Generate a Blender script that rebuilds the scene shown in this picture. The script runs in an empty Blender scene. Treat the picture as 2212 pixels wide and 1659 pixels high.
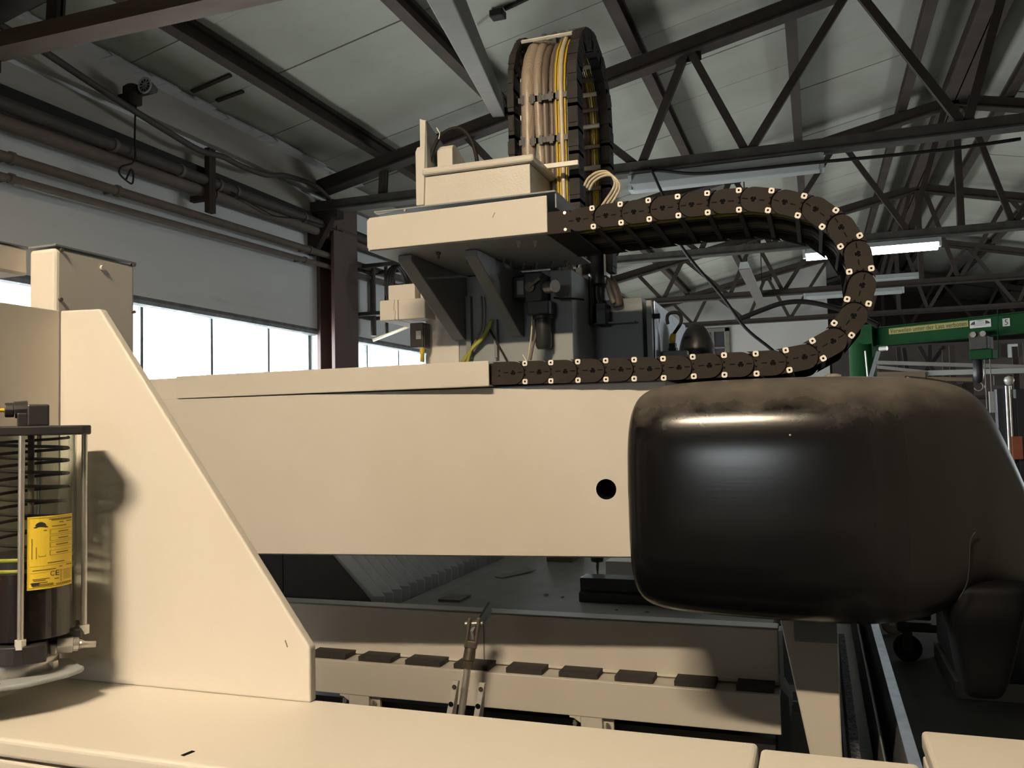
import bpy, bmesh, math, random
from mathutils import Vector, Matrix
random.seed(7)
SC = bpy.context.scene
COL = SC.collection

# ------------------------------------------------------------------ camera
W_PX, H_PX, F_PX = 2212.0, 1659.0, 1850.0
def rot_cam(a, b, c):
    Rx = Matrix(((1,0,0),(0,math.cos(a),-math.sin(a)),(0,math.sin(a),math.cos(a))))
    Ry = Matrix(((math.cos(b),0,math.sin(b)),(0,1,0),(-math.sin(b),0,math.cos(b))))
    Rz = Matrix(((math.cos(c),-math.sin(c),0),(math.sin(c),math.cos(c),0),(0,0,1)))
    return Rz @ Rx @ Ry
_M = rot_cam(-5.124e-2, 3.3994e-1, -2.217e-2)
RW = Matrix((_M @ Vector((1,0,0)), _M @ Vector((0,0,1)), _M @ Vector((0,-1,0))))   # camera (x right, y down, z ahead) -> world
EYE = Vector((0, 0, 1.6))
def ray(px, py): return RW @ Vector((px - W_PX/2, py - H_PX/2, F_PX))
def atY(px, py, Y): d = ray(px, py); return EYE + d * ((Y - EYE.y) / d.y)
def atX(px, py, X): d = ray(px, py); return EYE + d * ((X - EYE.x) / d.x)
def atZ(px, py, Z): d = ray(px, py); return EYE + d * ((Z - EYE.z) / d.z)
cam_data = bpy.data.cameras.new('camera'); cam = bpy.data.objects.new('camera', cam_data); COL.objects.link(cam)
cam_data.sensor_width = 36.0; cam_data.lens = F_PX / W_PX * 36.0; cam_data.clip_start = 0.05; cam_data.clip_end = 200
_r = RW @ Vector((1,0,0)); _u = RW @ Vector((0,-1,0)); _b = RW @ Vector((0,0,-1))
cam.matrix_world = Matrix(((_r.x,_u.x,_b.x,EYE.x),(_r.y,_u.y,_b.y,EYE.y),(_r.z,_u.z,_b.z,EYE.z),(0,0,0,1)))
SC.camera = cam

# ------------------------------------------------------------------ world, exposure
SC.view_settings.view_transform = 'Standard'; SC.view_settings.look = 'None'
SC.view_settings.exposure = 0.0; SC.view_settings.gamma = 1.0; SC.view_settings.use_curve_mapping = False
wd = bpy.data.worlds.new('overcast'); SC.world = wd; wd.use_nodes = True
wd.node_tree.nodes['Background'].inputs['Color'].default_value = (0.93, 0.98, 1.0, 1)
wd.node_tree.nodes['Background'].inputs['Strength'].default_value = 20.0
LAMP_STRENGTH = 1020.0        # warm tubes above and behind the camera
TUBE_STRENGTH = 16.0        # cold tubes hanging in the hall
def portal(x, y, z, sx, sy, rot):
    l = bpy.data.lights.new('window_portal', 'AREA'); l.shape = 'RECTANGLE'; l.size = sx; l.size_y = sy
    l.cycles.is_portal = True
    o = bpy.data.objects.new('window_portal', l); o.location = (x, y, z); o.rotation_euler = rot; COL.objects.link(o)

# ------------------------------------------------------------------ mesh helpers
class MB:
    def __init__(s): s.v = []; s.f = []; s.m = []
    def add(s, vs, fs, mi=0):
        b = len(s.v); s.v += [Vector(p) for p in vs]
        for f in fs: s.f.append([b + i for i in f]); s.m.append(mi)
        return s
    def box(s, x0, x1, y0, y1, z0, z1, mi=0):
        if x0 > x1: x0, x1 = x1, x0
        if y0 > y1: y0, y1 = y1, y0
        if z0 > z1: z0, z1 = z1, z0
        vs = [(x,y,z) for x in (x0,x1) for y in (y0,y1) for z in (z0,z1)]
        return s.add(vs, [(0,1,3,2),(4,6,7,5),(0,4,5,1),(2,3,7,6),(0,2,6,4),(1,5,7,3)], mi)
    def bar(s, p0, p1, w, h, up=(0,0,1), mi=0):           # box along p0-p1, w sideways, h along up
        p0, p1 = Vector(p0), Vector(p1); d = (p1 - p0).normalized(); up = Vector(up)
        if abs(d.dot(up)) > 0.99: up = Vector((1,0,0))
        sd = d.cross(up).normalized() * (w/2); u = sd.cross(d).normalized() * (h/2)
        vs = [p + a*sd + b*u for p in (p0,p1) for a in (-1,1) for b in (-1,1)]
        return s.add(vs, [(0,1,3,2),(4,6,7,5),(0,4,5,1),(2,3,7,6),(0,2,6,4),(1,5,7,3)], mi)
    def prism(s, poly, axis, a0, a1, mi=0):               # poly of 2D points; axis 'x': (y,z), 'y': (x,z), 'z': (x,y)
        n = len(poly)
        def P(p, a): return {'x': (a,p[0],p[1]), 'y': (p[0],a,p[1]), 'z': (p[0],p[1],a)}[axis]
        vs = [P(p, a0) for p in poly] + [P(p, a1) for p in poly]
        fs = [tuple(range(n))[::-1], tuple(range(n, 2*n))] + [(i, (i+1) % n, n + (i+1) % n, n + i) for i in range(n)]
        return s.add(vs, fs, mi)
    def tube(s, pts, r, n=8, mi=0, caps=True, closed=False):
        pts = [Vector(p) for p in pts]; N = len(pts)
        rs = r if isinstance(r, (list, tuple)) else [r]*N
        vs = []; u = None
        for i, p in enumerate(pts):
            if closed: d = (pts[(i+1) % N] - pts[i-1]).normalized()
            else: d = (pts[min(i+1, N-1)] - pts[max(i-1, 0)]).normalized()
            if u is None:
                u = d.cross(Vector((0,0,1)) if abs(d.z) < 0.9 else Vector((1,0,0))).normalized()
            else:
                u = (u - d * u.dot(d)).normalized()
            w = d.cross(u)
            for k in range(n):
                a = 2*math.pi*k/n; vs.append(p + (u*math.cos(a) + w*math.sin(a)) * rs[i])
        fs = []
        for i in range(N if closed else N-1):
            j = (i+1) % N
            for k in range(n):
                fs.append((i*n+k, i*n+(k+1) % n, j*n+(k+1) % n, j*n+k))
        if caps and not closed:
            fs.append(tuple(range(n))[::-1]); fs.append(tuple((N-1)*n + k for k in range(n)))
        return s.add(vs, fs, mi)
    def cyl(s, p0, p1, r, n=16, r2=None, mi=0): return s.tube([p0, p1], [r, r if r2 is None else r2], n, mi)
    def lathe(s, prof, c, axis='z', n=24, mi=0):           # prof [(radius, height)]
        c = Vector(c); vs = []
        for (r, h) in prof:
            for k in range(n):
                a = 2*math.pi*k/n; x, y = r*math.cos(a), r*math.sin(a)
                vs.append(c + Vector({'z': (x,y,h), 'y': (x,h,y), 'x': (h,x,y)}[axis]))
        fs = [(i*n+k, i*n+(k+1) % n, (i+1)*n+(k+1) % n, (i+1)*n+k) for i in range(len(prof)-1) for k in range(n)]
        fs.append(tuple(range(n))[::-1]); fs.append(tuple((len(prof)-1)*n + k for k in range(n)))
        return s.add(vs, fs, mi)

WLOC = {}
def mesh_of(name, mb, mats, origin, smooth=False):
    me = bpy.data.meshes.new(name)
    me.from_pydata([tuple(v - origin) for v in mb.v], [], mb.f)
    mats = mats if isinstance(mats, (list, tuple)) else [mats]
    for m in mats: me.materials.append(m)
    if len(mats) > 1: me.polygons.foreach_set('material_index', mb.m)
    bm = bmesh.new(); bm.from_mesh(me); bmesh.ops.recalc_face_normals(bm, faces=bm.faces); bm.to_mesh(me); bm.free()
    if smooth: me.polygons.foreach_set('use_smooth', [True]*len(me.polygons))
    me.update()
    return me
def place(o, parent, w):
    COL.objects.link(o); WLOC[o.name] = Vector(w)
    if parent is not None:
        o.parent = parent; o.location = Vector(w) - WLOC[parent.name]
    else: o.location = w
    return o
def centre(mb):
    lo = Vector([min(v[i] for v in mb.v) for i in range(3)]); hi = Vector([max(v[i] for v in mb.v) for i in range(3)])
    return Vector(((lo.x+hi.x)/2, (lo.y+hi.y)/2, lo.z))
def obj(name, mb, mats, parent=None, smooth=False, bevel=0, seg=2, label=None, cat=None, group=None, kind=None, origin=None, auto=False):
    org = Vector(origin) if origin is not None else centre(mb)
    me = mesh_of(name, mb, mats, org, smooth)
    o = bpy.data.objects.new(name, me); place(o, parent, org)
    if auto:
        try: me.set_sharp_from_angle(angle=math.radians(40))
        except Exception: pass
    if bevel:
        b = o.modifiers.new('bevel', 'BEVEL'); b.width = bevel; b.segments = seg; b.limit_method = 'ANGLE'; b.angle_limit = math.radians(35)
    tag(o, label, cat, group, kind)
    return o
def tag(o, label=None, cat=None, group=None, kind=None):
    if label: o['label'] = label
    if cat: o['category'] = cat
    if group: o['group'] = group
    if kind: o['kind'] = kind
    return o
def thing(name, label, cat, loc, group=None):
    o = bpy.data.objects.new(name, None); o.empty_display_size = 0.1; place(o, None, Vector(loc)); return tag(o, label, cat, group)
def dup(o, parent, w):                                     # copy of a part sharing its mesh
    c = o.copy(); 
    for k in ('label',): 
        if k in c: del c[k]
    c.parent = None; place(c, parent, Vector(w))
    for ch in o.children: dup(ch, c, WLOC[ch.name] - WLOC[o.name] + Vector(w))
    return c
def text_part(name, body, width, height, o, xd, yd, mat, parent, squash=None, bend=None):
    """flat lettering: lower-left corner o, along xd, up yd, squeezed into width x height"""
    cu = bpy.data.curves.new(name, 'FONT'); cu.body = body; cu.extrude = 0.0; cu.resolution_u = 3
    t = bpy.data.objects.new(name, cu); COL.objects.link(t)
    dg = bpy.context.evaluated_depsgraph_get(); me = bpy.data.meshes.new_from_object(t.evaluated_get(dg))
    bpy.data.objects.remove(t, do_unlink=True)
    xs = [v.co.x for v in me.vertices]; ys = [v.co.y for v in me.vertices]
    x0, x1, y0, y1 = min(xs), max(xs), min(ys), max(ys)
    o = Vector(o); xd = Vector(xd).normalized(); yd = Vector(yd).normalized()
    for v in me.vertices:
        u = (v.co.x - x0)/(x1-x0)*width; w = (v.co.y - y0)/(y1-y0)*height
        v.co = bend(u, w) - o if bend else xd*u + yd*w
    me.materials.clear(); me.materials.append(mat); me.name = name
    t = bpy.data.objects.new(name, me); place(t, parent, o); return t
def catmull(pts, n=6):
    pts = [Vector(p) for p in pts]; out = []
    for i in range(len(pts)-1):
        p0, p1, p2, p3 = pts[max(i-1,0)], pts[i], pts[i+1], pts[min(i+2, len(pts)-1)]
        for k in range(n):
            t = k/n; out.append(0.5*((2*p1) + (p2-p0)*t + (2*p0-5*p1+4*p2-p3)*t*t + (3*p1-p0-3*p2+p3)*t**3))
    out.append(pts[-1]); return out

# ------------------------------------------------------------------ materials
def mat(name, col, rough=0.5, metal=0.0, col2=None, scale=6.0, amt=0.5, detail=4.0, bump=0.0, bscale=60.0, spec=0.5, stretch=None,
        dust=None, dust_rough=0.9, dust_lo=0.55, dust_hi=0.95, col3=None, scale3=1.5, lo3=0.55, hi3=0.75, coat=0.0, rvar=0.0):
    m = bpy.data.materials.new(name); m.use_nodes = True; nt = m.node_tree; N = nt.nodes; L = nt.links
    b = N['Principled BSDF']; b.inputs['Roughness'].default_value = rough; b.inputs['Metallic'].default_value = metal
    b.inputs['Specular IOR Level'].default_value = spec; b.inputs['Coat Weight'].default_value = coat
    tc = N.new('ShaderNodeTexCoord'); src = tc.outputs['Object']
    geo = N.new('ShaderNodeNewGeometry'); pos = geo.outputs['Position']
    if stretch:
        mp = N.new('ShaderNodeMapping'); mp.inputs['Scale'].default_value = stretch; L.new(pos, mp.inputs['Vector']); pos = mp.outputs['Vector']
    def noise(sc, det=detail):
        n = N.new('ShaderNodeTexNoise'); n.inputs['Scale'].default_value = sc; n.inputs['Detail'].default_value = det; n.inputs['Roughness'].default_value = 0.6
        L.new(pos, n.inputs['Vector']); return n.outputs['Fac']
    def ramp(f, lo, hi):
        r = N.new('ShaderNodeMapRange'); r.inputs['From Min'].default_value = lo; r.inputs['From Max'].default_value = hi; L.new(f, r.inputs['Value']); return r.outputs['Result']
    def mix(f, a, c):
        x = N.new('ShaderNodeMix'); x.data_type = 'RGBA'; L.new(f, x.inputs['Factor'])
        for k, q in ((6, a), (7, c)):
            if isinstance(q, tuple): x.inputs[k].default_value = (*q, 1)
            else: L.new(q, x.inputs[k])
        return x.outputs[2]
    cur = col
    if col2:
        f = ramp(noise(scale), 0.5-0.25/max(amt,0.01)*0.5, 0.5+0.25/max(amt,0.01)*0.5); cur = mix(f, cur, col2)
    if col3:
        cur = mix(ramp(noise(scale3, 6.0), lo3, hi3), cur, col3)
    if dust:
        sp = N.new('ShaderNodeSeparateXYZ'); L.new(geo.outputs['Normal'], sp.inputs[0])
        ad = N.new('ShaderNodeMath'); ad.operation = 'ADD'; L.new(sp.outputs['Z'], ad.inputs[0])
        nz = N.new('ShaderNodeMath'); nz.operation = 'MULTIPLY_ADD'; L.new(noise(9.0, 6.0), nz.inputs[0]); nz.inputs[1].default_value = 0.9; nz.inputs[2].default_value = -0.45
        L.new(nz.outputs[0], ad.inputs[1]); fac = ramp(ad.outputs[0], dust_lo, dust_hi)
        cur = mix(fac, cur, dust)
        rr = N.new('ShaderNodeMapRange'); L.new(fac, rr.inputs['Value']); rr.inputs['To Min'].default_value = rough; rr.inputs['To Max'].default_value = dust_rough
        L.new(rr.outputs['Result'], b.inputs['Roughness'])
    if isinstance(cur, tuple): b.inputs['Base Color'].default_value = (*cur, 1)
    else: L.new(cur, b.inputs['Base Color'])
    if rvar and not dust:
        rr = N.new('ShaderNodeMapRange'); L.new(noise(scale*2), rr.inputs['Value']); rr.inputs['To Min'].default_value = rough-rvar; rr.inputs['To Max'].default_value = rough+rvar
        L.new(rr.outputs['Result'], b.inputs['Roughness'])
    if bump:
        bp = N.new('ShaderNodeBump'); bp.inputs['Strength'].default_value = bump; bp.inputs['Distance'].default_value = 0.002
        L.new(noise(bscale, 3.0), bp.inputs['Height']); L.new(bp.outputs['Normal'], b.inputs['Normal'])
    return m
def emit(name, col, strength):
    m = bpy.data.materials.new(name); m.use_nodes = True; nt = m.node_tree; nt.nodes.remove(nt.nodes['Principled BSDF'])
    e = nt.nodes.new('ShaderNodeEmission'); e.inputs['Color'].default_value = (*col, 1); e.inputs['Strength'].default_value = strength
    nt.links.new(e.outputs[0], nt.nodes['Material Output'].inputs['Surface']); return m
def clear(name, tint=(1,1,1), gloss=0.08, rough=0.05):
    m = bpy.data.materials.new(name); m.use_nodes = True; nt = m.node_tree; nt.nodes.remove(nt.nodes['Principled BSDF'])
    t = nt.nodes.new('ShaderNodeBsdfTransparent'); t.inputs[0].default_value = (*tint, 1)
    g = nt.nodes.new('ShaderNodeBsdfGlossy'); g.inputs['Roughness'].default_value = rough
    lw = nt.nodes.new('ShaderNodeLayerWeight'); lw.inputs['Blend'].default_value = 0.15
    mr = nt.nodes.new('ShaderNodeMapRange'); mr.inputs['To Min'].default_value = gloss*0.5; mr.inputs['To Max'].default_value = 0.5; nt.links.new(lw.outputs['Fresnel'], mr.inputs['Value'])
    x = nt.nodes.new('ShaderNodeMixShader'); nt.links.new(mr.outputs[0], x.inputs[0]); nt.links.new(t.outputs[0], x.inputs[1]); nt.links.new(g.outputs[0], x.inputs[2])
    nt.links.new(x.outputs[0], nt.nodes['Material Output'].inputs['Surface']); return m

CREAM = mat('cream_paint', (0.60,0.57,0.51), 0.5, col2=(0.57,0.535,0.47), scale=3.0, amt=0.5, bump=0.10, bscale=240, col3=(0.42,0.37,0.31), scale3=7.0, lo3=0.68, hi3=0.95)
CREAM_ROUGH = mat('cream_hammer_paint', (0.60,0.57,0.51), 0.35, col2=(0.57,0.54,0.475), scale=5, bump=0.5, bscale=130)
GREYP = mat('grey_paint_and_shade', (0.27,0.29,0.295), 0.5, col2=(0.235,0.255,0.26), scale=4, bump=0.08, bscale=200)  # grey paint; also the shade tone of column and tray underside
GREYD = mat('grey_bracket_paint', (0.20,0.21,0.215), 0.5, col2=(0.17,0.18,0.185), scale=5)
GALV = mat('galvanised_sheet', (0.55,0.58,0.62), 0.38, 0.85, col2=(0.42,0.45,0.50), scale=14, amt=0.6, rvar=0.1)
STEEL = mat('bright_steel', (0.60,0.58,0.54), 0.32, 0.75, col2=(0.45,0.43,0.40), scale=20)
ALU = mat('aluminium', (0.74,0.72,0.67), 0.42, 0.35, col2=(0.6,0.58,0.54), scale=30)
DARKST = mat('dark_oily_steel', (0.10,0.085,0.07), 0.42, 0.6, col2=(0.16,0.13,0.10), scale=25)
CHAINP = mat('chain_plastic', (0.026,0.021,0.018), 0.7, spec=0.16, col2=(0.030,0.025,0.0215), scale=8, bump=0.25, bscale=300, dust=(0.12,0.10,0.08), dust_lo=0.8, dust_hi=1.5)
CHAIN2 = mat('chain_plastic_black', (0.022,0.021,0.021), 0.65, spec=0.2, col2=(0.045,0.043,0.042), scale=10, dust=(0.12,0.105,0.09), dust_lo=0.7, dust_hi=1.4)
BLACK = mat('black_plastic', (0.016,0.016,0.018), 0.4, col2=(0.028,0.027,0.027), scale=12)
BLACKR = mat('black_matt_shell', (0.005,0.005,0.006), 0.6, spec=0.12)
BLACKM = mat('black_hole', (0.004,0.004,0.004), 0.9, spec=0.1)
RUBBER = mat('black_rubber', (0.028,0.025,0.022), 0.85, col2=(0.05,0.045,0.04), scale=60, bump=0.4, bscale=150)
PINC = mat('pin_cream', (0.82,0.78,0.70), 0.5)
YEL = mat('yellow_cable', (0.62,0.44,0.035), 0.45, col2=(0.5,0.35,0.03), scale=20)
YELG = mat('yellow_green_cable', (0.30,0.30,0.05), 0.5)
HOSEB = mat('beige_hose', (0.36,0.29,0.22), 0.45, col2=(0.30,0.24,0.18), scale=14)
HOSEC = mat('clear_hose', (0.52,0.46,0.33), 0.35)
HOSED = mat('brown_hose', (0.15,0.115,0.09), 0.45)
def braided(name, a, b):
    m = bpy.data.materials.new(name); m.use_nodes = True; nt = m.node_tree; bs = nt.nodes['Principled BSDF']; bs.inputs['Roughness'].default_value = 0.4
    g = nt.nodes.new('ShaderNodeNewGeometry'); mp = nt.nodes.new('ShaderNodeMapping'); mp.inputs['Scale'].default_value = (1,1,1); mp.inputs['Rotation'].default_value = (0.6, 0.5, 0.7)
    ck = nt.nodes.new('ShaderNodeTexChecker'); ck.inputs['Scale'].default_value = 180; ck.inputs['Color1'].default_value = (*a,1); ck.inputs['Color2'].default_value = (*b,1)
    nt.links.new(g.outputs['Position'], mp.inputs[0]); nt.links.new(mp.outputs[0], ck.inputs['Vector']); nt.links.new(ck.outputs['Color'], bs.inputs['Base Color']); return m
BRAID = braided('braided_beige_hose', (0.40,0.33,0.26), (0.27,0.22,0.17))
WALLW = mat('wall_limewash', (0.72,0.74,0.75), 0.85, col2=(0.62,0.635,0.64), scale=0.8, amt=0.6, col3=(0.36,0.34,0.315), scale3=2.2, lo3=0.62, hi3=0.9, bump=0.3, bscale=40, stretch=(1,0.25,1.6))
WALLE = mat('wall_end_plaster', (0.42,0.405,0.37), 0.9, col2=(0.36,0.34,0.31), scale=0.6, bump=0.1)
WALLD = mat('wall_dark_boards', (0.075,0.058,0.048), 0.85, col2=(0.05,0.04,0.034), scale=1.2)
PLAST = mat('grey_plaster_band', (0.44,0.41,0.35), 0.9, col2=(0.33,0.305,0.26), scale=1.4, amt=0.8, bump=0.3, bscale=30, stretch=(1,0.3,2))
PANEL = mat('roof_board', (0.325,0.322,0.270), 0.8, col2=(0.265,0.26,0.213), scale=0.7, amt=0.8, col3=(0.20,0.195,0.165), scale3=1.6, lo3=0.62, hi3=0.9, bump=0.15, bscale=60)
TRUSS = mat('truss_steel_dark', (0.030,0.024,0.020), 0.7, spec=0.15, col2=(0.048,0.036,0.029), scale=5)
TRUSSG = mat('truss_steel_grey', (0.075,0.069,0.060), 0.75, spec=0.2, col2=(0.045,0.040,0.034), scale=4, amt=0.8)
TRUSSR = mat('truss_rust_paint', (0.085,0.050,0.036), 0.85, spec=0.15, col2=(0.11,0.085,0.066), scale=3.0, amt=0.8, stretch=(0.4,1,3))
PURL = mat('purlin_brown', (0.038,0.029,0.024), 0.8, spec=0.15, col2=(0.06,0.045,0.036), scale=3)
BRACE = mat('brace_beige', (0.145,0.128,0.104), 0.75, col2=(0.11,0.096,0.078), scale=4, bump=0.2)
PIPEM = mat('pipe_brown_dust', (0.050,0.040,0.034), 0.7, col2=(0.075,0.060,0.050), scale=5, dust=(0.15,0.13,0.11), dust_lo=0.6, dust_hi=1.3)
PIPEL = mat('pipe_grey_brown', (0.16,0.125,0.10), 0.75, col2=(0.11,0.085,0.07), scale=6, dust=(0.26,0.225,0.19), dust_lo=0.7, dust_hi=1.4)
COLM = mat('column_oxide_paint', (0.105,0.060,0.055), 0.5, col2=(0.075,0.046,0.041), scale=2.5, col3=(0.45,0.42,0.38), scale3=3.5, lo3=0.72, hi3=0.76)
FRAMEW = mat('window_steel', (0.10,0.11,0.115), 0.6, col2=(0.19,0.20,0.20), scale=9, amt=0.8)
FLOORM = mat('concrete_floor', (0.13,0.123,0.113), 0.75, col2=(0.09,0.085,0.077), scale=1.3, amt=0.8, col3=(0.29,0.28,0.265), scale3=0.9, lo3=0.6, hi3=0.8, bump=0.2, bscale=30)
GREEN = mat('crane_green', (0.012,0.058,0.019), 0.75, spec=0.08, col2=(0.009,0.044,0.014), scale=3)
SIGNY = mat('sign_yellow', (0.27,0.23,0.045), 0.6)
SIGNW = mat('sign_white', (0.50,0.50,0.46), 0.6)
INK = mat('sign_ink', (0.02,0.02,0.018), 0.7)
INKO = mat('label_ink', (0.16,0.115,0.012), 0.7)
LABY = mat('label_yellow', (0.78,0.56,0.045), 0.5)
LAMPW = mat('lamp_housing_white', (0.38,0.40,0.39), 0.5, col2=(0.32,0.335,0.325), scale=5)
BEDM = mat('bed_dusty_plate', (0.30,0.295,0.26), 0.55, col2=(0.23,0.226,0.198), scale=2.5, amt=0.8, col3=(0.38,0.37,0.34), scale3=3, lo3=0.62, hi3=0.8)
BELLOW = mat('bellows_sheet', (0.36,0.36,0.35), 0.45, col2=(0.28,0.285,0.28), scale=4)
DUSTSH = mat('sheet_strip', (0.33,0.34,0.33), 0.5, 0.2, col2=(0.25,0.255,0.25), scale=6)
TIMBER = mat('timber', (0.26,0.18,0.11), 0.8, col2=(0.20,0.135,0.08), scale=3, stretch=(0.3,0.3,4))
REDB = mat('red_brown_box', (0.26,0.075,0.035), 0.6)
NAVY = mat('dark_blue_machine', (0.014,0.017,0.030), 0.4, col2=(0.022,0.024,0.034), scale=3)
CONC2 = mat('pale_scrap', (0.32,0.30,0.27), 0.8, col2=(0.24,0.225,0.2), scale=3)
WIRE = mat('wire_dark', (0.018,0.015,0.014), 0.6, spec=0.2)
GREASE = mat('grease_dark', (0.010,0.009,0.010), 0.25, col2=(0.03,0.012,0.016), scale=8, amt=0.6)
PISTY = mat('follower_ring_yellow', (0.42,0.42,0.06), 0.4)
GLASS = clear('window_glass', (0.97,0.98,0.98), 0.05, 0.08)
ACRYL = clear('acrylic_tube', (0.80,0.84,0.80), 0.10, 0.04)
def hood_mat():
    m = mat('hood_black_gloss', (0.0045,0.0045,0.005), 0.19, spec=0.36, dust_rough=0.46, dust=(0.19,0.168,0.146), dust_lo=0.30, dust_hi=1.15, bump=0.05, bscale=30)
    nt = m.node_tree; N = nt.nodes; L = nt.links; b = N['Principled BSDF']
    g = N.new('ShaderNodeNewGeometry'); sp = N.new('ShaderNodeSeparateXYZ'); L.new(g.outputs['Position'], sp.inputs[0])
    mp = N.new('ShaderNodeMapping'); mp.inputs['Scale'].default_value = (14, 14, 0.8); L.new(g.outputs['Position'], mp.inputs[0])
    nz = N.new('ShaderNodeTexNoise'); nz.inputs['Scale'].default_value = 1.0; nz.inputs['Detail'].default_value = 5; L.new(mp.outputs[0], nz.inputs['Vector'])
    ad = N.new('ShaderNodeMath'); ad.operation = 'MULTIPLY_ADD'; ad.inputs[1].default_value = 0.14; L.new(nz.outputs['Fac'], ad.inputs[0]); L.new(sp.outputs['X'], ad.inputs[2])
    mr = N.new('ShaderNodeMapRange'); mr.inputs['From Min'].default_value = 0.02; mr.inputs['From Max'].default_value = 0.85; mr.inputs['To Max'].default_value = 0.8; mr.interpolation_type = 'SMOOTHSTEP'; L.new(ad.outputs[0], mr.inputs['Value'])
    old = b.inputs['Base Color'].links[0].from_socket
    mx = N.new('ShaderNodeMix'); mx.data_type = 'RGBA'; mx.blend_type = 'MIX'; L.new(mr.outputs[0], mx.inputs['Factor']); L.new(old, mx.inputs[6]); mx.inputs[7].default_value = (0.050, 0.047, 0.043, 1)
    lt = N.new('ShaderNodeMix'); lt.data_type = 'RGBA'; lt.blend_type = 'LIGHTEN'; lt.inputs['Factor'].default_value = 1.0; L.new(old, lt.inputs[6]); L.new(mx.outputs[2], lt.inputs[7])
    L.new(lt.outputs[2], b.inputs['Base Color'])
    ro = b.inputs['Roughness'].links[0].from_socket
    m2 = N.new('ShaderNodeMath'); m2.operation = 'MULTIPLY_ADD'; L.new(mr.outputs[0], m2.inputs[0]); m2.inputs[1].default_value = 0.38; L.new(ro, m2.inputs[2]); L.new(m2.outputs[0], b.inputs['Roughness'])
    # fine brushed wipe marks in the gloss
    mp2 = N.new('ShaderNodeMapping'); mp2.inputs['Scale'].default_value = (3, 40, 160); L.new(g.outputs['Position'], mp2.inputs[0])
    n2 = N.new('ShaderNodeTexNoise'); n2.inputs['Scale'].default_value = 1.0; n2.inputs['Detail'].default_value = 2; L.new(mp2.outputs[0], n2.inputs['Vector'])
    bp = N.new('ShaderNodeBump'); bp.inputs['Strength'].default_value = 0.05; bp.inputs['Distance'].default_value = 0.001; L.new(n2.outputs['Fac'], bp.inputs['Height'])
    L.new(bp.outputs['Normal'], b.inputs['Normal'])
    return m
HOOD = hood_mat()
WARM = emit('tube_warm', (1.0, 0.80, 0.565), LAMP_STRENGTH)
COLD = emit('tube_cold', (0.88, 0.97, 1.0), TUBE_STRENGTH)

# ================================================================== THE HALL
XL, XR_, YB, YE, RX, RZ, RS = -6.0, 10.4, -12.0, 25.6, 2.21, 6.78, 0.215
def zc(x): return RZ - RS*abs(x - RX)
m = MB().box(XL-0.3, XR_+0.3, YB-0.3, 36.3, -0.2, 0.0); obj('floor', m, FLOORM, kind='structure')
BAYS = [(4.75,9.50), (10.25,14.3), (15.1,19.5), (20.3,24.8)]
SILL, HEAD = 1.15, 2.92
m = MB().box(XL-0.3, XL, YB, 36, 0, SILL).box(XL-0.3, XL, YB, 36, HEAD, 5.06)
yy = YB
for a, b in BAYS: m.box(XL-0.3, XL, yy, a, SILL, HEAD); yy = b
m.box(XL-0.3, XL, yy, 36, SILL, HEAD)
WL = obj('wall_left', m, WALLW, kind='structure')
# ring beam and rough mortar under the roof
m = MB().box(XL, XL+0.10, 4.0, YE, 4.66, 4.98); obj('ring_beam', m, PLAST, WL, bevel=0.01)
random.seed(3)
m = MB(); y = 4.9
while y < 10.2:
    d = random.uniform(0.12, 0.3); h = random.uniform(0.03, 0.07); k = random.uniform(0.05, 0.14)
    m.prism([(XL+0.09, 4.965), (XL+0.13+k, 4.985-h*0.2), (XL+0.10+k*0.8, 5.025), (XL+0.06, 5.02)], 'y', y, y+d*0.98); y += d
obj('mortar_fillet', m, WALLW, WL, kind='stuff')
m = MB().box(XL, XL+0.05, 4.0, 9.4, 4.36, 4.60); obj('plaster_band', m, PLAST, WL)
# glazing of the left wall
def window(n, a, b, posts, x=XL):
    m = MB().box(x-0.18, x-0.10, a, b, HEAD-0.06, HEAD).box(x-0.18, x-0.10, a, b, SILL, SILL+0.06).box(x-0.18, x-0.10, a, a+0.05, SILL, HEAD).box(x-0.18, x-0.10, b-0.05, b, SILL, HEAD)
    w = obj('window_%d' % n, m, FRAMEW, kind='structure')
    obj('window_head', MB().cyl((x-0.03, a, HEAD-0.03), (x-0.03, b, HEAD-0.03), 0.05, 8).box(x-0.10, x-0.03, a, b, HEAD-0.075, HEAD-0.01), FRAMEW, w)
    ed = [a+0.03] + posts + [b-0.03]
    for p in posts: obj('mullion', MB().box(x-0.17, x-0.11, p-0.018, p+0.018, SILL, HEAD), FRAMEW, w)
    for p, q in zip(ed[:-1], ed[1:]): obj('pane', MB().box(x-0.145, x-0.139, p+0.005, q-0.005, SILL+0.03, HEAD-0.03), GLASS, w)
    portal(x-0.2, (a+b)/2, (SILL+HEAD)/2, HEAD-SILL, b-a, (0, math.radians(-90), 0))
for i, (a, b) in enumerate(BAYS):
    ps = [5.57, 6.58, 7.60, 8.62] if i == 0 else ([11.0, 12.0, 13.0, 13.8] if i == 1 else [a + (b-a)*k/5 for k in range(1, 5)])
    window(i+1, a, b, ps)
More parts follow.
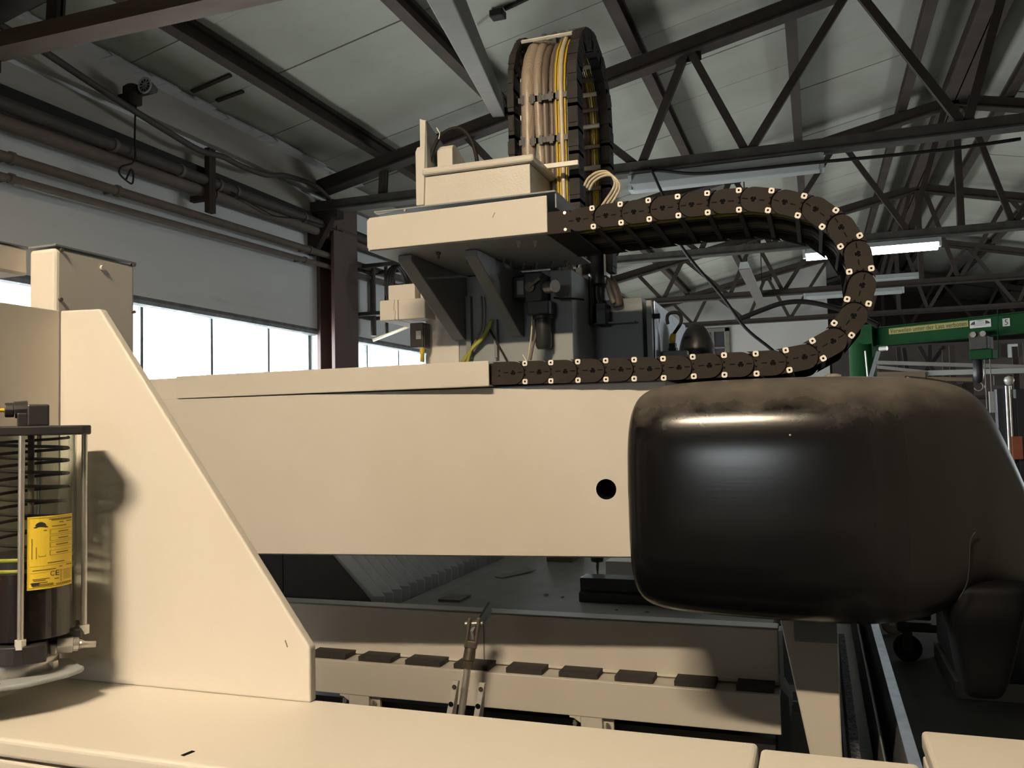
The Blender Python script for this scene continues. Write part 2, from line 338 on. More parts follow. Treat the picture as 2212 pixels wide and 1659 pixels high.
# back wall (behind the photographer) with its glazed strip, right wall, end walls
def gable(y0, y1, x0, x1, top): 
    pts = [(x0, 0), (x1, 0), (x1, top(x1))] + ([(RX, top(RX))] if x0 < RX < x1 else []) + [(x0, top(x0))]
    return MB().prism(pts, 'y', y0, y1)
wa, wb, wz0_, wz1_ = -3.2, -1.0, 1.4, 2.6
m = MB().box(XL, XR_, YB-0.3, YB, 0, wz0_).box(XL, wa, YB-0.3, YB, wz0_, wz1_).box(wb, XR_, YB-0.3, YB, wz0_, wz1_)
m.prism([(XL, wz1_), (XR_, wz1_), (XR_, zc(XR_)), (RX, zc(RX)), (XL, zc(XL))], 'y', YB-0.3, YB)
obj('wall_back', m, WALLE, kind='structure')
m = MB().box(wa, wb, YB-0.2, YB-0.1, wz1_-0.08, wz1_).box(wa, wb, YB-0.2, YB-0.1, wz0_, wz0_+0.08); w = obj('window_8', m, FRAMEW, kind='structure')
for k in range(4): obj('mullion', MB().box(wa+(wb-wa)/3*k-0.02, wa+(wb-wa)/3*k+0.02, YB-0.2, YB-0.1, wz0_, wz1_), FRAMEW, w)
for k in range(3): obj('pane', MB().box(wa+0.02+(wb-wa)/3*k, wa-0.02+(wb-wa)/3*(k+1), YB-0.155, YB-0.149, wz0_+0.08, wz1_-0.08), GLASS, w)
portal((wa+wb)/2, YB-0.22, (wz0_+wz1_)/2, wb-wa, wz1_-wz0_, (math.radians(90), 0, 0))
m = MB().box(XR_, XR_+0.3, YB, 36, 0, SILL).box(XR_, XR_+0.3, YB, 36, HEAD, zc(XR_)); yy = YB
for a, b in BAYS[2:]: m.box(XR_, XR_+0.3, yy, a, SILL, HEAD); yy = b
m.box(XR_, XR_+0.3, yy, 36, SILL, HEAD); obj('wall_right', m, WALLE, kind='structure')
for i, (a, b) in enumerate(BAYS[2:]):
    m = MB().box(XR_+0.1, XR_+0.18, a, b, HEAD-0.06, HEAD).box(XR_+0.1, XR_+0.18, a, b, SILL, SILL+0.06); w = obj('window_%d' % (10+i), m, FRAMEW, kind='structure')
    for k in range(1, 5): obj('mullion', MB().box(XR_+0.11, XR_+0.17, a+(b-a)*k/5-0.018, a+(b-a)*k/5+0.018, SILL, HEAD), FRAMEW, w)
    for k in range(5): obj('pane', MB().box(XR_+0.139, XR_+0.145, a+(b-a)*k/5+0.02, a+(b-a)*(k+1)/5-0.02, SILL+0.06, HEAD-0.06), GLASS, w)
    portal(XR_+0.2, (a+b)/2, (SILL+HEAD)/2, HEAD-SILL, b-a, (0, math.radians(90), 0))
obj('wall_end', gable(YE, YE+0.25, XL, 0.42, lambda x: zc(x)+0.02), WALLE, kind='structure')
obj('wall_far', gable(36, 36.3, XL, XR_, lambda x: zc(x)+0.02), WALLD, kind='structure')
obj('wall_dado', MB().box(XL, 0.41, YE-0.03, YE, 0.0, 2.3), WALLD, bpy.data.objects['wall_end'])
# timber office window in the end wall
p = atY(1475, 702, YE); q = atY(1575, 702, YE)
wx0, wx1, wz1, wz0 = p.x, q.x, 4.38, 2.9
win = obj('window_9', MB().box(wx0, wx1, YE-0.06, YE, wz1-0.1, wz1).box(wx0, wx1, YE-0.06, YE, wz0, wz0+0.1).box(wx0, wx0+0.16, YE-0.06, YE, wz0, wz1).box(wx1-0.12, wx1, YE-0.06, YE, wz0, wz1), BRACE, kind='structure')
cw = (wx1-wx0-0.28)/3
for c in range(3):
    for r_, (za, zb) in enumerate(((wz1-0.55, wz1-0.1), (wz1-1.02, wz1-0.6), (wz0+0.1, wz1-1.07))):
        obj('pane', MB().box(wx0+0.16+c*cw+0.04, wx0+0.16+(c+1)*cw-0.04, YE-0.02, YE-0.01, za, zb), BLACK, win)
for c in (1, 2): obj('glazing_bar', MB().box(wx0+0.16+c*cw-0.04, wx0+0.16+c*cw+0.04, YE-0.05, YE, wz0+0.1, wz1-0.1), BRACE, win)
for zz in (wz1-0.6, wz1-1.05): obj('glazing_bar', MB().box(wx0+0.16, wx1-0.12, YE-0.045, YE, zz, zz+0.05), BRACE, win)

# roof: slab, boards, purlins
m = MB()
for s in (-1, 1):
    xe = XL-0.3 if s < 0 else XR_+0.3
    a, b = (RX, zc(RX)+0.05), (xe, zc(xe)+0.05)
    m.prism([a, b, (b[0], b[1]+0.2), (a[0], a[1]+0.2)], 'y', YB-0.3, 36.3)
CEIL = obj('ceiling', m, WALLD, kind='structure')
PX = [-6.0, -5.05, -3.42, -1.75, -0.10, 1.46, 2.21, 2.96, 4.52, 6.17]
random.seed(5)
def board(x0, x1, y0, y1):
    g = 0.006; dz = random.uniform(-0.006, 0.006)
    pts = [(x0+g, zc(x0+g)+dz), (x1-g, zc(x1-g)+dz), (x1-g, zc(x1-g)+0.045), (x0+g, zc(x0+g)+0.045)]
    obj('roof_board', MB().prism(pts, 'y', y0+g, y1-g), PANEL, CEIL)
for i in range(len(PX)-1):
    if abs(PX[i]-1.46) < 0.01 or abs(PX[i]-2.21) < 0.01: continue
    y = 4.0
    while y < 25.5: board(PX[i], PX[i+1], y, min(y+1.08, 25.6)); y += 1.08
board(1.46, 2.21, 4.0, 25.6); board(2.21, 2.96, 4.0, 25.6)
for x0, x1 in ((-6.0, RX), (RX, XR_)): board(x0, x1, YB, 4.0); board(x0, x1, 25.6, 36)
board(6.17, XR_, 4.0, 25.6)
for x in [-5.05, -3.42, -1.75, -0.10, 1.46, 2.12, 2.30, 2.96, 4.52, 6.17, 7.8, 9.4]:
    big = 0.09 if x in (2.12, 2.30) else 0.0
    w_ = 0.13 + big*0.3
    m = MB().box(x-w_/2, x+w_/2, YB, 36, zc(x)-0.035, zc(x)+0.01).box(x-0.012, x+0.012, YB, 36, zc(x)-0.16-big, zc(x)-0.03).box(x-w_/2, x+w_/2, YB, 36, zc(x)-0.175-big, zc(x)-0.155-big)
    obj('purlin', m, PURL, CEIL)
# stray battens on the roof boards near the left wall
for (a, b, c, d) in ((415,198,498,162), (468,218,525,197), (596,340,628,321), (497,290,509,281)):
    P, Q = atX(a, b, 0), None
    def onroof(px, py):
        dd = ray(px, py); k = RZ - 0.01 - RS*RX; t = (k - EYE.z)/(dd.z - RS*dd.x); return EYE + dd*t
    obj('batten', MB().bar(onroof(a, b), onroof(c, d), 0.05, 0.02), PURL, CEIL)

p = onroof(1075, 20) - Vector((0,0,0.03))
jb = thing('junction_box', 'small dark junction box on the roof boards above the upright cable loop', 'junction box', p)
obj('box', MB().box(p.x-0.07, p.x+0.07, p.y-0.06, p.y+0.06, p.z-0.06, p.z+0.01), WIRE, jb, bevel=0.01)
for a, b in (((1068,24),(1034,52)), ((1090,16),(1150,-12))): obj('conduit', MB().bar(onroof(*a)-Vector((0,0,0.015)), onroof(*b)-Vector((0,0,0.015)), 0.035, 0.03), CONC2 if b[0] < 1050 else WIRE, jb)
# trusses
def truss(Y, name_label, chord, rust=False, tz=0.0):
    t = thing('roof_truss', name_label, 'truss', (RX, Y, 4.5))
    zb = 4.48 + tz
    def zt(x): return 6.50 + tz - 0.22*abs(x - RX)
    for s in (-1, 1):
        xe = XL+0.15 if s < 0 else XR_-0.15
        m = MB(); P0, P1 = (RX, Y, zt(RX)), (xe, Y, zt(xe))
        m.bar((P0[0],Y-0.05,P0[2]), (P1[0],Y-0.05,P1[2]), 0.02, 0.17).bar((P0[0],Y+0.05,P0[2]), (P1[0],Y+0.05,P1[2]), 0.02, 0.17).bar((P0[0],Y,P0[2]-0.08), (P1[0],Y,P1[2]-0.08), 0.20, 0.02)
        m.bar((P0[0],Y,P0[2]+0.08), (P1[0],Y,P1[2]+0.08), 0.14, 0.02)
        obj('top_chord', m, TRUSS, t)
    m = MB().bar((XL+0.02,Y-0.055,zb), (XR_-0.02,Y-0.055,zb), 0.02, 0.13).bar((XL+0.02,Y+0.055,zb), (XR_-0.02,Y+0.055,zb), 0.02, 0.13).bar((XL+0.02,Y,zb-0.06), (XR_-0.02,Y,zb-0.06), 0.19, 0.018)
    obj('bottom_chord', m, chord, t)
    B = [-4.95, -3.25, -1.74, -0.58, 1.50]; T = [-4.92, -3.95, -2.55, -1.17, 0.52]
    for s in (-1, 1):
        X = lambda x: x if s < 0 else 2*RX - x
        def web(xa, za, xb, zb_, w=0.085):
            obj('web_member', MB().bar((X(xa),Y-0.02,za), (X(xb),Y-0.02,zb_), 0.03, w).bar((X(xa),Y+0.03,za), (X(xb),Y+0.03,zb_), 0.02, w*0.9), chord if w > 0.1 else TRUSS, t)
        web(B[0], zb, T[0], zt(T[0]), 0.10)
        web(B[1], zb, -3.85, zt(-3.85)); web(B[1], zb, -2.75, zt(-2.75))
        web(B[2], zb, -2.75, zt(-2.75)); web(B[2], zb, T[3], zt(T[3])); web(B[3], zb, T[3], zt(T[3]))
        web(B[3], zb, T[4], zt(T[4])); web(B[4], zb, T[4], zt(T[4]))
        web(B[4], zb, RX - 0.12, zt(RX))
        obj('gusset_plate', MB().box(X(T[3])-0.14, X(T[3])+0.14, Y-0.006, Y+0.006, zt(T[3])-0.16, zt(T[3])-0.03), TRUSS, t)
    obj('king_post', MB().box(RX-0.05, RX+0.05, Y-0.06, Y+0.06, zb, zt(RX)), TRUSS, t)
    for s in (-1,): obj('wall_bracket', MB().box(XL, XL+0.45, Y-0.08, Y+0.08, zb-0.16, zb-0.05).prism([(XL, zb-0.6), (XL+0.08, zb-0.6), (XL+0.35, zb-0.16), (XL, zb-0.16)], 'y', Y-0.05, Y+0.05), TRUSS, t)
    return t
truss(4.5, 'roof truss with red-brown bottom chord crossing above the left pipes, nearest', TRUSSR, tz=-0.03)
T1 = truss(9.35, 'dark steel roof truss just behind the cable loop, carrying the unlit lamp', TRUSSG, tz=-0.03)
truss(14.6, 'grey roof truss behind the lit tube lamps, with lighter bottom chord', TRUSSG)
truss(19.85, 'small far roof truss seen through the loop of the horizontal chain', TRUSS)
truss(25.1, 'farthest roof truss standing against the pale end wall', TRUSS)
truss(30.6, 'roof truss beyond the end wall in the dark far bay', TRUSS)
truss(-0.4, 'roof truss above the photographer carrying no lamp', TRUSSG); truss(-5.5, 'rear roof truss behind the photographer', TRUSSG)
# long brace from the nearest truss up to the second one
m = MB().bar((-1.50, 3.0, 3.75), (-3.41, 9.40, 5.38), 0.15, 0.20); obj('roof_brace', m, BRACE, bevel=0.01, label='broad beige brace slanting down from the roof behind the upright cable loop', cat='brace')
# columns
for i, Y in enumerate((-0.4, 3.40, 9.52, 14.65, 19.9, 25.0)):
    t = obj('trim_%d' % (i+1), MB().box(XL, XL+0.05, Y-0.02, Y+0.62, 0, 4.6).box(XL+0.05, XL+0.20, Y+0.27, Y+0.33, 0, 4.6).box(XL+0.20, XL+0.25, Y, Y+0.60, 0, 4.6), COLM, kind='structure', bevel=0.004)
# round patch of peeled paint is in the column material; cables clipped to the second column
# ------------------------------------------------------------------ pipes along the left wall
def pipe(a, b, x, r, label, m_=PIPEM, y0=-2.0, y1=15.5, name='wall_pipe', clamps=(), sag=0):
    A, B_ = atX(*a, x), atX(*b, x); k = (B_.z - A.z)/(B_.y - A.y)
    if abs(k) > 0.025: k = 0.02
    P = lambda y: Vector((x, y, A.z + k*(y - A.y)))
    t = thing(name, label, 'pipe', P(y0), 'pipes along the left wall')
    obj('tube', MB().cyl(P(y0), P(y1), r, 12), m_, t, smooth=True, auto=True)
    for y in clamps:
        c = P(y); obj('pipe_clamp', MB().cyl(c-Vector((0,0.018,0)), c+Vector((0,0.018,0)), r+0.012, 12).box(XL-0.01, c.x, y-0.012, y+0.012, c.z-0.012, c.z+0.012), PIPEL, t, smooth=True, auto=True)
    return P
pipe((20,385), (641,557), -5.85, 0.032, 'lowest thin brown pipe on the left wall above the windows', PIPEL, clamps=(4.92, 9.0))
pipe((20,341), (692,547), -5.85, 0.042, 'second thin brown pipe from the bottom on the left wall', PIPEL, clamps=(4.92, 6.0, 9.1))
pipe((0,262), (456,415), -5.86, 0.060, 'thick dusty grey-brown pipe below the dark pipe on the left wall', PIPEL, clamps=(7.32,))
PB = pipe((0,221), (574,439), -5.80, 0.055, 'thick dark pipe with ring clamps on the left wall', PIPEM, clamps=(5.9, 6.75, 7.32, 7.6, 8.9, 9.6))
m = MB(); A = atX(0, 196, -5.84)
m.box(-6.0, -5.86, -2, 15.5, A.z-0.05, A.z-0.03).box(-5.87, -5.84, -2, 15.5, A.z-0.05, A.z+0.06)
obj('cable_ledge', m, WIRE, label='narrow dark steel cable ledge running above the thick pipe', cat='ledge')
A, B_ = atX(452, 322, -5.78), atX(452, 460, -5.78)
obj('hanger_post', MB().box(-5.80, -5.74, A.y-0.05, A.y+0.05, B_.z, A.z).box(-6.0, -5.78, A.y-0.03, A.y+0.03, 4.0, 4.06), PURL, label='short dark vertical post crossing the wall pipes', cat='post')
pts = catmull([atX(*p, -5.70) for p in ((-60,20), (74,98), (180,168), (280,233), (360,283), (432,325), (480,338), (520,358), (575,378), (620,380), (690,408), (740,470))], 4)
obj('sagging_cable', MB().tube(pts, 0.030, 6), PIPEM, smooth=True, label='thick dark cable sagging along the top of the left wall', cat='cable')
pts = catmull([atX(*p, -5.72) for p in ((300,110), (420,215), (560,300), (690,372))], 3)
pts = catmull([atX(*p, -5.74) for p in ((500,415), (570,455), (600,468), (660,475), (740,500))], 4)
obj('drooping_wire', MB().tube(pts, 0.008, 5), WIRE, smooth=True, label='thin black wire drooping under the thick dark wall pipe', cat='wire')
# horn loudspeaker on the wall
c = atX(318, 187, -5.55)
t = thing('wall_siren', 'small round siren with pale grille rim on the left wall', 'siren', c)
b0 = atX(286, 205, -5.75)
obj('horn', MB().lathe([(0.030,0.10),(0.055,0.02),(0.068,-0.02)], c, 'y', 16), PIPEM, t, smooth=True)
obj('rim', MB().tube([c+Vector((0.066*math.cos(a*math.pi/10), -0.03, 0.066*math.sin(a*math.pi/10))) for a in range(20)], 0.010, 6, closed=True), LAMPW, t, smooth=True)
for a in range(5): 
    an = a*math.pi/5; d = Vector((math.cos(an), 0, math.sin(an)))*0.062
    obj('grille_bar', MB().bar(c-d+Vector((0,-0.028,0)), c+d+Vector((0,-0.028,0)), 0.008, 0.008, up=(0,1,0)), LAMPW, t)
obj('housing', MB().lathe([(0.02,-0.10),(0.085,-0.08),(0.085,0.06),(0.05,0.09)], b0, 'z', 12), PURL, t, smooth=True)
obj('bracket', MB().bar(b0, c+Vector((0,0.08,0)), 0.05, 0.05), PURL, t)
obj('arm', MB().bar(b0, (XL, b0.y, b0.z), 0.04, 0.04), PURL, t)
pts = catmull([atX(*p, -5.72) for p in ((296,212), (292,250), (291,300), (290,348), (262,360), (258,375), (275,392), (286,396), (288,378), (283,366), (272,388))], 4)
obj('dangling_wire', MB().tube(pts, 0.009, 5), WIRE, smooth=True, label='thin black wire dangling from the siren with a loose loop', cat='wire')

# ------------------------------------------------------------------ lamps
def batten(Y, a, b, label, lit=None, w=0.14, h=0.10, name='tube_lamp', hang=True, zt=4.42, hide=0):
    A, B_ = atY(*a, Y), atY(*b, Y); z = (A.z + B_.z)/2; x0, x1 = A.x, B_.x
    t = thing(name, label, 'lamp', ((x0+x1)/2, Y, z))
    obj('housing', MB().prism([(Y-w/2, z+0.02), (Y+w/2, z+0.02), (Y+w*0.32, z+h), (Y-w*0.32, z+h)], 'x', x0, x1), LAMPW, t)
    if lit:
        obj('tube', MB().cyl((x0+0.03, Y, z-0.02), (x1-0.03, Y, z-0.02), lit, 10), COLD, t, smooth=True, auto=True)
    else:
        obj('diffuser', MB().prism([(Y-w/2, z+0.02), (Y+w/2, z+0.02), (Y+w*0.36, z-0.055), (Y-w*0.36, z-0.055)], 'x', x0+0.02, x1-0.02), LAMPW, t, bevel=0.01)
    for xx in (x0, x1): obj('end_cap', MB().box(xx-0.02, xx+0.02, Y-w*0.45, Y+w*0.45, z-0.045, z+h*0.9), LAMPW, t)
    if hang:
        for k in (0.2, 0.8): obj('hanger', MB().box(x0+(x1-x0)*k-0.012, x0+(x1-x0)*k+0.012, Y-0.012, Y+0.012, z+h*0.9, max(zt, z+h+0.02)), WIRE, t)
    return t
batten(9.35, (1364,404), (1776,361), 'long white unlit tube lamp hanging in front of the nearest dark truss', w=0.20, h=0.13, zt=4.40)
batten(14.6, (1838,541), (2030,527), 'lit tube lamp to the right of the chain bend, glowing white', lit=0.075, zt=4.5)
batten(14.6, (1737,552), (1822,546), 'lit tube lamp partly hidden inside the chain bend, left of the other', lit=0.065, zt=4.5)
batten(19.85, (1738,640), (1951,631), 'white unlit tube lamp crossing behind the chain bend', zt=4.5, w=0.12)
batten(19.85, (1875,606), (1990,598), 'short unlit tube lamp right of the chain bend, below the lit one', zt=4.5, w=0.12)
# lamp seen end-on, running along the hall
P, Q = atZ(1612, 580, 4.30), atZ(1647, 668, 4.30)
t = thing('tube_lamp', 'unlit beige tube lamp running lengthwise, seen steeply inside the chain loop', 'lamp', P)
obj('housing', MB().prism([(P.x-0.13, 4.30), (P.x+0.06, 4.30), (P.x+0.03, 4.42), (P.x-0.10, 4.42)], 'y', P.y, Q.y), LAMPW, t)
obj('reflector', MB().box(P.x-0.13, P.x+0.06, P.y, Q.y, 4.285, 4.30), BRACE, t)
for yy in (P.y+0.5, Q.y-0.5): obj('hanger', MB().box(P.x-0.03, P.x-0.01, yy-0.01, yy+0.01, 4.4, 6.0), WIRE, t)
# the warm lamp of the hall, above and behind the photographer
def warm_lamp(x0, x1, Y, Z, label):
    t = thing('tube_lamp', label, 'lamp', ((x0+x1)/2, Y, Z))
    obj('housing', MB().box(x0, x1, Y-0.07, Y+0.07, Z+0.04, Z+0.11).prism([(Y-0.17, Z-0.02), (Y-0.07, Z+0.045), (Y+0.07, Z+0.045), (Y+0.17, Z-0.02), (Y+0.17, Z-0.012), (Y+0.07, Z+0.055), (Y-0.07, Z+0.055), (Y-0.17, Z-0.012)], 'x', x0, x1), LAMPW, t)
    for dy in (-0.04, 0.04): obj('tube', MB().cyl((x0+0.03, Y+dy, Z), (x1-0.03, Y+dy, Z), 0.019, 8), WARM, t, smooth=True, auto=True)
    for xx in (x0, x1): obj('end_cap', MB().box(xx-0.015, xx+0.015, Y-0.07, Y+0.07, Z-0.03, Z+0.1), LAMPW, t)
    for k in (0.2, 0.8): obj('hanger', MB().box(x0+(x1-x0)*k-0.01, x0+(x1-x0)*k+0.01, Y-0.01, Y+0.01, Z+0.11, zc(x0)-0.1), WIRE, t)
warm_lamp(-1.7, -0.4, -1.6, 4.45, 'warm lit tube lamp overhead behind the camera')
# cables in the roof space
pts = catmull([atY(*p, 9.22) for p in ((1360,372), (1420,368), (1500,375), (1600,368), (1750,352), (1900,338), (2050,322), (2205,300))], 4)
obj('truss_cable', MB().tube(pts, 0.018, 6), WIRE, smooth=True, label='black cable slung under the bottom chord of the nearest dark truss', cat='cable')
obj('slack_rope', MB().tube(catmull([atY(1400,352,9.46)] + [atY(*p, 8.4) for p in ((1440,440), (1472,532), (1560,640), (1610,708), (1668,756), (1700,790), (1760,900))] + [atZ(1790,1200,0.01)], 5), 0.016, 6), WIRE, smooth=True, label='thin dark rope slanting down through the inside of the chain loop', cat='rope')
obj('black_hose_arc', MB().tube(catmull([atY(*p, 11.5) for p in ((1590,692), (1640,672), (1690,655), (1740,652), (1800,664), (1850,680), (1900,705))], 5), 0.032, 8), WIRE, smooth=True, label='thick black hose arching behind the chain bend', cat='hose')

# ================================================================== THE MACHINE
YF = 3.0
# ---- gantry beam with its two cable trays
YB2 = 3.05
bm_t = thing('gantry_beam', 'long cream box beam of the machine with one round hole, under the cable trays', 'beam', (-1.9, 3.2, 0.0))
h = atY(1309, 1057, 3.035)
m = MB(); zt_, zb_ = 1.752, 1.104; x0, x1 = -3.55, -0.50; R = 0.037; n = 24
ring = [(h.x + R*math.cos(2*math.pi*k/n), h.z + R*math.sin(2*math.pi*k/n)) for k in range(n)]
def face_with_hole(m, y, x0, x1, zb0, zb1, zt):
    # front skin as a fan between the outer rectangle and the hole
    out = []
    for k in range(n):
        a = 2*math.pi*k/n; c, s_ = math.cos(a), math.sin(a)
        best = 1e9
        for lim, comp in ((x1-h.x, c), (x0-h.x, c), (zt-h.z, s_), (zb1-h.z, s_)):
            if abs(comp) > 1e-9 and lim/comp > 0: best = min(best, lim/comp)
        out.append((h.x + c*best, h.z + s_*best))
    def V(p): return (p[0], y, p[1])
    for k in range(n):
        j = (k+1) % n; a, b = out[k], out[j]; quad = [V(ring[k]), V(a), V(b), V(ring[j])]
        ca = [q for q in ((x0,zb1),(x1,zb1),(x0,zt),(x1,zt)) if abs(a[0]-b[0]) > 1e-6 and abs(a[1]-b[1]) > 1e-6 and (abs(q[0]-a[0]) < 1e-6 or abs(q[0]-b[0]) < 1e-6) and (abs(q[1]-a[1]) < 1e-6 or abs(q[1]-b[1]) < 1e-6)]
        if ca: quad = [V(ring[k]), V(a), V(ca[0]), V(b), V(ring[j])]
        m.add(quad, [tuple(range(len(quad)))])
face_with_hole(m, YB2, x0, x1, zb_, zb_, zt_)
m.add([(x,y,z) for x in (x0,x1) for y in (YB2,3.5) for z in (zb_,zt_)], [(0,1,3,2),(4,6,7,5),(0,4,6,2)[::-1][:0] or (0,2,6,4)][0:2] + [(2,3,7,6),(1,5,7,3)])
m.add([(x0,YB2,zb_),(x1,YB2,zb_),(x1,YB2+0.012,zb_-0.006),(x0,YB2+0.012,zb_-0.006),(x1,3.5,zb_-0.006),(x0,3.5,zb_-0.006)], [(0,1,2,3),(3,2,4,5)])
def skew(v):                                             # the front skin is not quite parallel to the trays
    if v.y < 3.2:
        v.y += (2.966 + 0.0525*(v.x + 2.1)) - YB2
    if v.z < 1.2 and abs(v.z - zb_) < 0.02: v.z += -0.008 + (v.x + 3.55)*0.0125
for v in m.v: skew(v)
obj('beam_body', m, CREAM, bm_t)
obj('hole_tube', MB().add([(p[0], y + 2.966 + 0.0525*(p[0] + 2.1) - YB2, p[1]) for y in (YB2, YB2+0.10) for p in ring], [(k, (k+1) % n, n+(k+1) % n, n+k) for k in range(n)] + [tuple(range(n, 2*n))]), BLACKM, bm_t)
a, b = atY(380, 815, 2.965), atY(1055, 779, 2.965); z0_, z1_ = atY(1056, 834, 2.965).z, b.z
m = MB().box(a.x, b.x, 2.965, 2.975, z0_, z1_).box(a.x, b.x, 2.975, 3.44, z0_, z0_+0.006).box(a.x, b.x, 3.43, 3.44, z0_, z1_)
obj('cable_tray', m, CREAM, bm_t, bevel=0.004)
c = atY(332, 802, 3.0); obj('tray_end_cover', MB().box(-3.55, a.x-0.014, 2.995, 3.44, 1.753, z1_-0.004), CREAM, bm_t, bevel=0.006)
obj('tray_seam', MB().box(a.x-0.012, a.x+0.10, 2.99, 3.42, z1_-0.012, z1_-0.002), BLACKM, bm_t)
obj('beam_top_strip', MB().box(a.x+0.3, -0.5, 3.055, 3.5, 1.7525, 1.758), GREYP, bm_t)
for (px, py) in ((986, 843), (1020, 843)): 
    p = atY(px, py, 3.02); obj('screw_end', MB().cyl((p.x, p.y, p.z+0.006), (p.x, p.y, p.z-0.012), 0.004, 8), STEEL, bm_t)
obj('pedestal', MB().box(-3.53, -3.33, 3.12, 3.42, 0.0, zb_), GREYP, bm_t)
obj('beam_end', MB().box(-0.50, 0.04, 3.12, 3.40, 1.2, 1.6).box(-0.10, 0.04, 3.16, 3.40, 0.84, 1.2), GREYP, bm_t)

# ---- horizontal energy chain
PIV = [(1250.3,475.3),(1309.8,466.3),(1369.7,458.6),(1431.9,450.3),(1494.5,442.9),(1561.4,436.2),(1627.6,430.9),(1695.2,437.5),(1761.5,452.9),(1817.3,492),(1853,549),(1862.5,616.9),(1844,682.8),(1799.6,737.3),(1738,771.4),(1670,784),(1600.5,787.5),(1532.9,789.8),(1467.7,794.2),(1404.1,797.2),(1342.3,798.2),(1281.4,800.5),(1222.5,802.5),(1166,804),(1109.7,805.6)]
PV = [atY(*p, YF) for p in PIV]
PITCH = 0.1027; RR = 0.0425; CW = 0.45
def link_poly(head=True):
    pts = []
    for k in range(13): a = math.pi/2 + math.pi*k/12; pts.append((RR*math.cos(a), RR*math.sin(a)))
    r2 = RR*1.10; xc = PITCH; x_e = PITCH - 0.42*RR
    pts.append((x_e, -RR)); a0 = math.asin(-0.91); 
    for k in range(11): a = math.pi + math.radians(62) - math.radians(124)*k/10; pts.append((xc + r2*math.cos(a), r2*math.sin(a)))
    pts.append((x_e, RR)); return pts
LP = link_poly()
def link_mesh():
    m = MB().prism(LP, 'y', -0.007, 0.006)
    m.box(0, PITCH, 0.008, 0.02, -RR*0.86, RR*0.86)          # tongue behind
    return mesh_of('link', m, CHAINP, Vector((0,0,0)))
def socket_mesh():
    m = MB(); y = -0.0078
    def disc(cx, cz, r, nn=14, mi=0, yy=y): m.add([(cx + r*math.cos(2*math.pi*k/nn), yy, cz + r*math.sin(2*math.pi*k/nn)) for k in range(nn)], [tuple(range(nn))], mi)
    disc(0, 0, 0.0105); 
    ro = [(0.0125*math.cos(2*math.pi*k/16), 0.0125*math.sin(2*math.pi*k/16)) for k in range(16)]; ri = [(p[0]*0.84, p[1]*0.84) for p in ro]
    m.add([(p[0], y-0.0004, p[1]) for p in ro + ri], [(k, (k+1) % 16, 16+(k+1) % 16, 16+k) for k in range(16)], 1)
    for a in (90, 210, 330): 
        c, s_ = math.cos(math.radians(a)), math.sin(math.radians(a)); m.add([(0.0095*c - 0.003*s_, y-0.0005, 0.0095*s_ + 0.003*c), (0.0095*c + 0.003*s_, y-0.0005, 0.0095*s_ - 0.003*c), (0.0055*c, y-0.0005, 0.0055*s_)], [(0,1,2)], 1)
    for xx in (-0.028, 0.028): m.box(xx-0.009, xx+0.009, y, y+0.002, -0.0028, 0.0005)
    for zz in (-0.0095, 0.0095): disc(PITCH*0.54 - 0.001, zz, 0.0034, 10)
    return mesh_of('socket', m, [BLACKM, CHAIN2], Vector((0,0,0)))
def pin_mesh():
    m = MB(); a, c = 0.0095, 0.0038; y0_ = -0.0105
    pts = [(-a+c,-a),(a-c,-a),(a,-a+c),(a,a-c),(a-c,a),(-a+c,a),(-a,a-c),(-a,-a+c)]
    m.prism(pts, 'y', y0_, 0.004)
    m.add([(0.0038*math.cos(2*math.pi*k/10), y0_-0.0006, 0.0038*math.sin(2*math.pi*k/10)) for k in range(10)], [tuple(range(10))], 1)
    return mesh_of('pin_cap', m, [PINC, BLACKM], Vector((0,0,0)))
LM, SM, PM = link_mesh(), socket_mesh(), pin_mesh()
BM_ = mesh_of('crossbar', MB().box(-0.0075, 0.0075, 0.012, CW-0.012, -0.0055, 0.0055), TRUSSG, Vector((0,0,0)))
RLM = mesh_of('rear_link', MB().prism(LP, 'y', -0.006, 0.008).box(0, PITCH, -0.018, -0.008, -RR*0.86, RR*0.86), CHAINP, Vector((0,0,0)))
ch = thing('energy_chain', 'brown plastic energy chain lying sideways in a wide U-bend, with pale pins', 'cable chain', (PV[12].x, YF, PV[-1].z-0.05))
NEXT_END = PV[-1] + (PV[-1]-PV[-2]).normalized()*0.072
seq = PV + [NEXT_END]
CHX = []
for i in range(len(PV)):
    p, q = seq[i], seq[i+1]; ang = math.atan2(-(q.z-p.z), q.x-p.x)     # rotation about +Y turns +X towards -Z
    last = i == len(PV)-1
    o = bpy.data.objects.new('link', LM); place(o, ch, p); o.rotation_euler = (0, ang, 0)
    if i == 0: pass
    s_ = bpy.data.objects.new('socket', SM); COL.objects.link(s_); s_.parent = o
    o2 = bpy.data.objects.new('rear_link', RLM); place(o2, ch, Vector((p.x, YF+CW, p.z))); o2.rotation_euler = (0, ang, 0)
    d = (q-p).normalized(); nrm = Vector((-d.z, 0, d.x))
    L_ = (q-p).length
    if not last:
        for sgn in (-1, 1):
            w = bpy.data.objects.new('pin_cap', PM); COL.objects.link(w); w.parent = o; w.location = (PITCH*0.53, 0, sgn*RR*0.79)
            k = bpy.data.objects.new('crossbar', BM_); mid = p + d*PITCH*0.53 + nrm*sgn*RR*0.79; place(k, ch, mid); k.rotation_euler = (0, ang, 0)
    CHX.append((p, nrm))
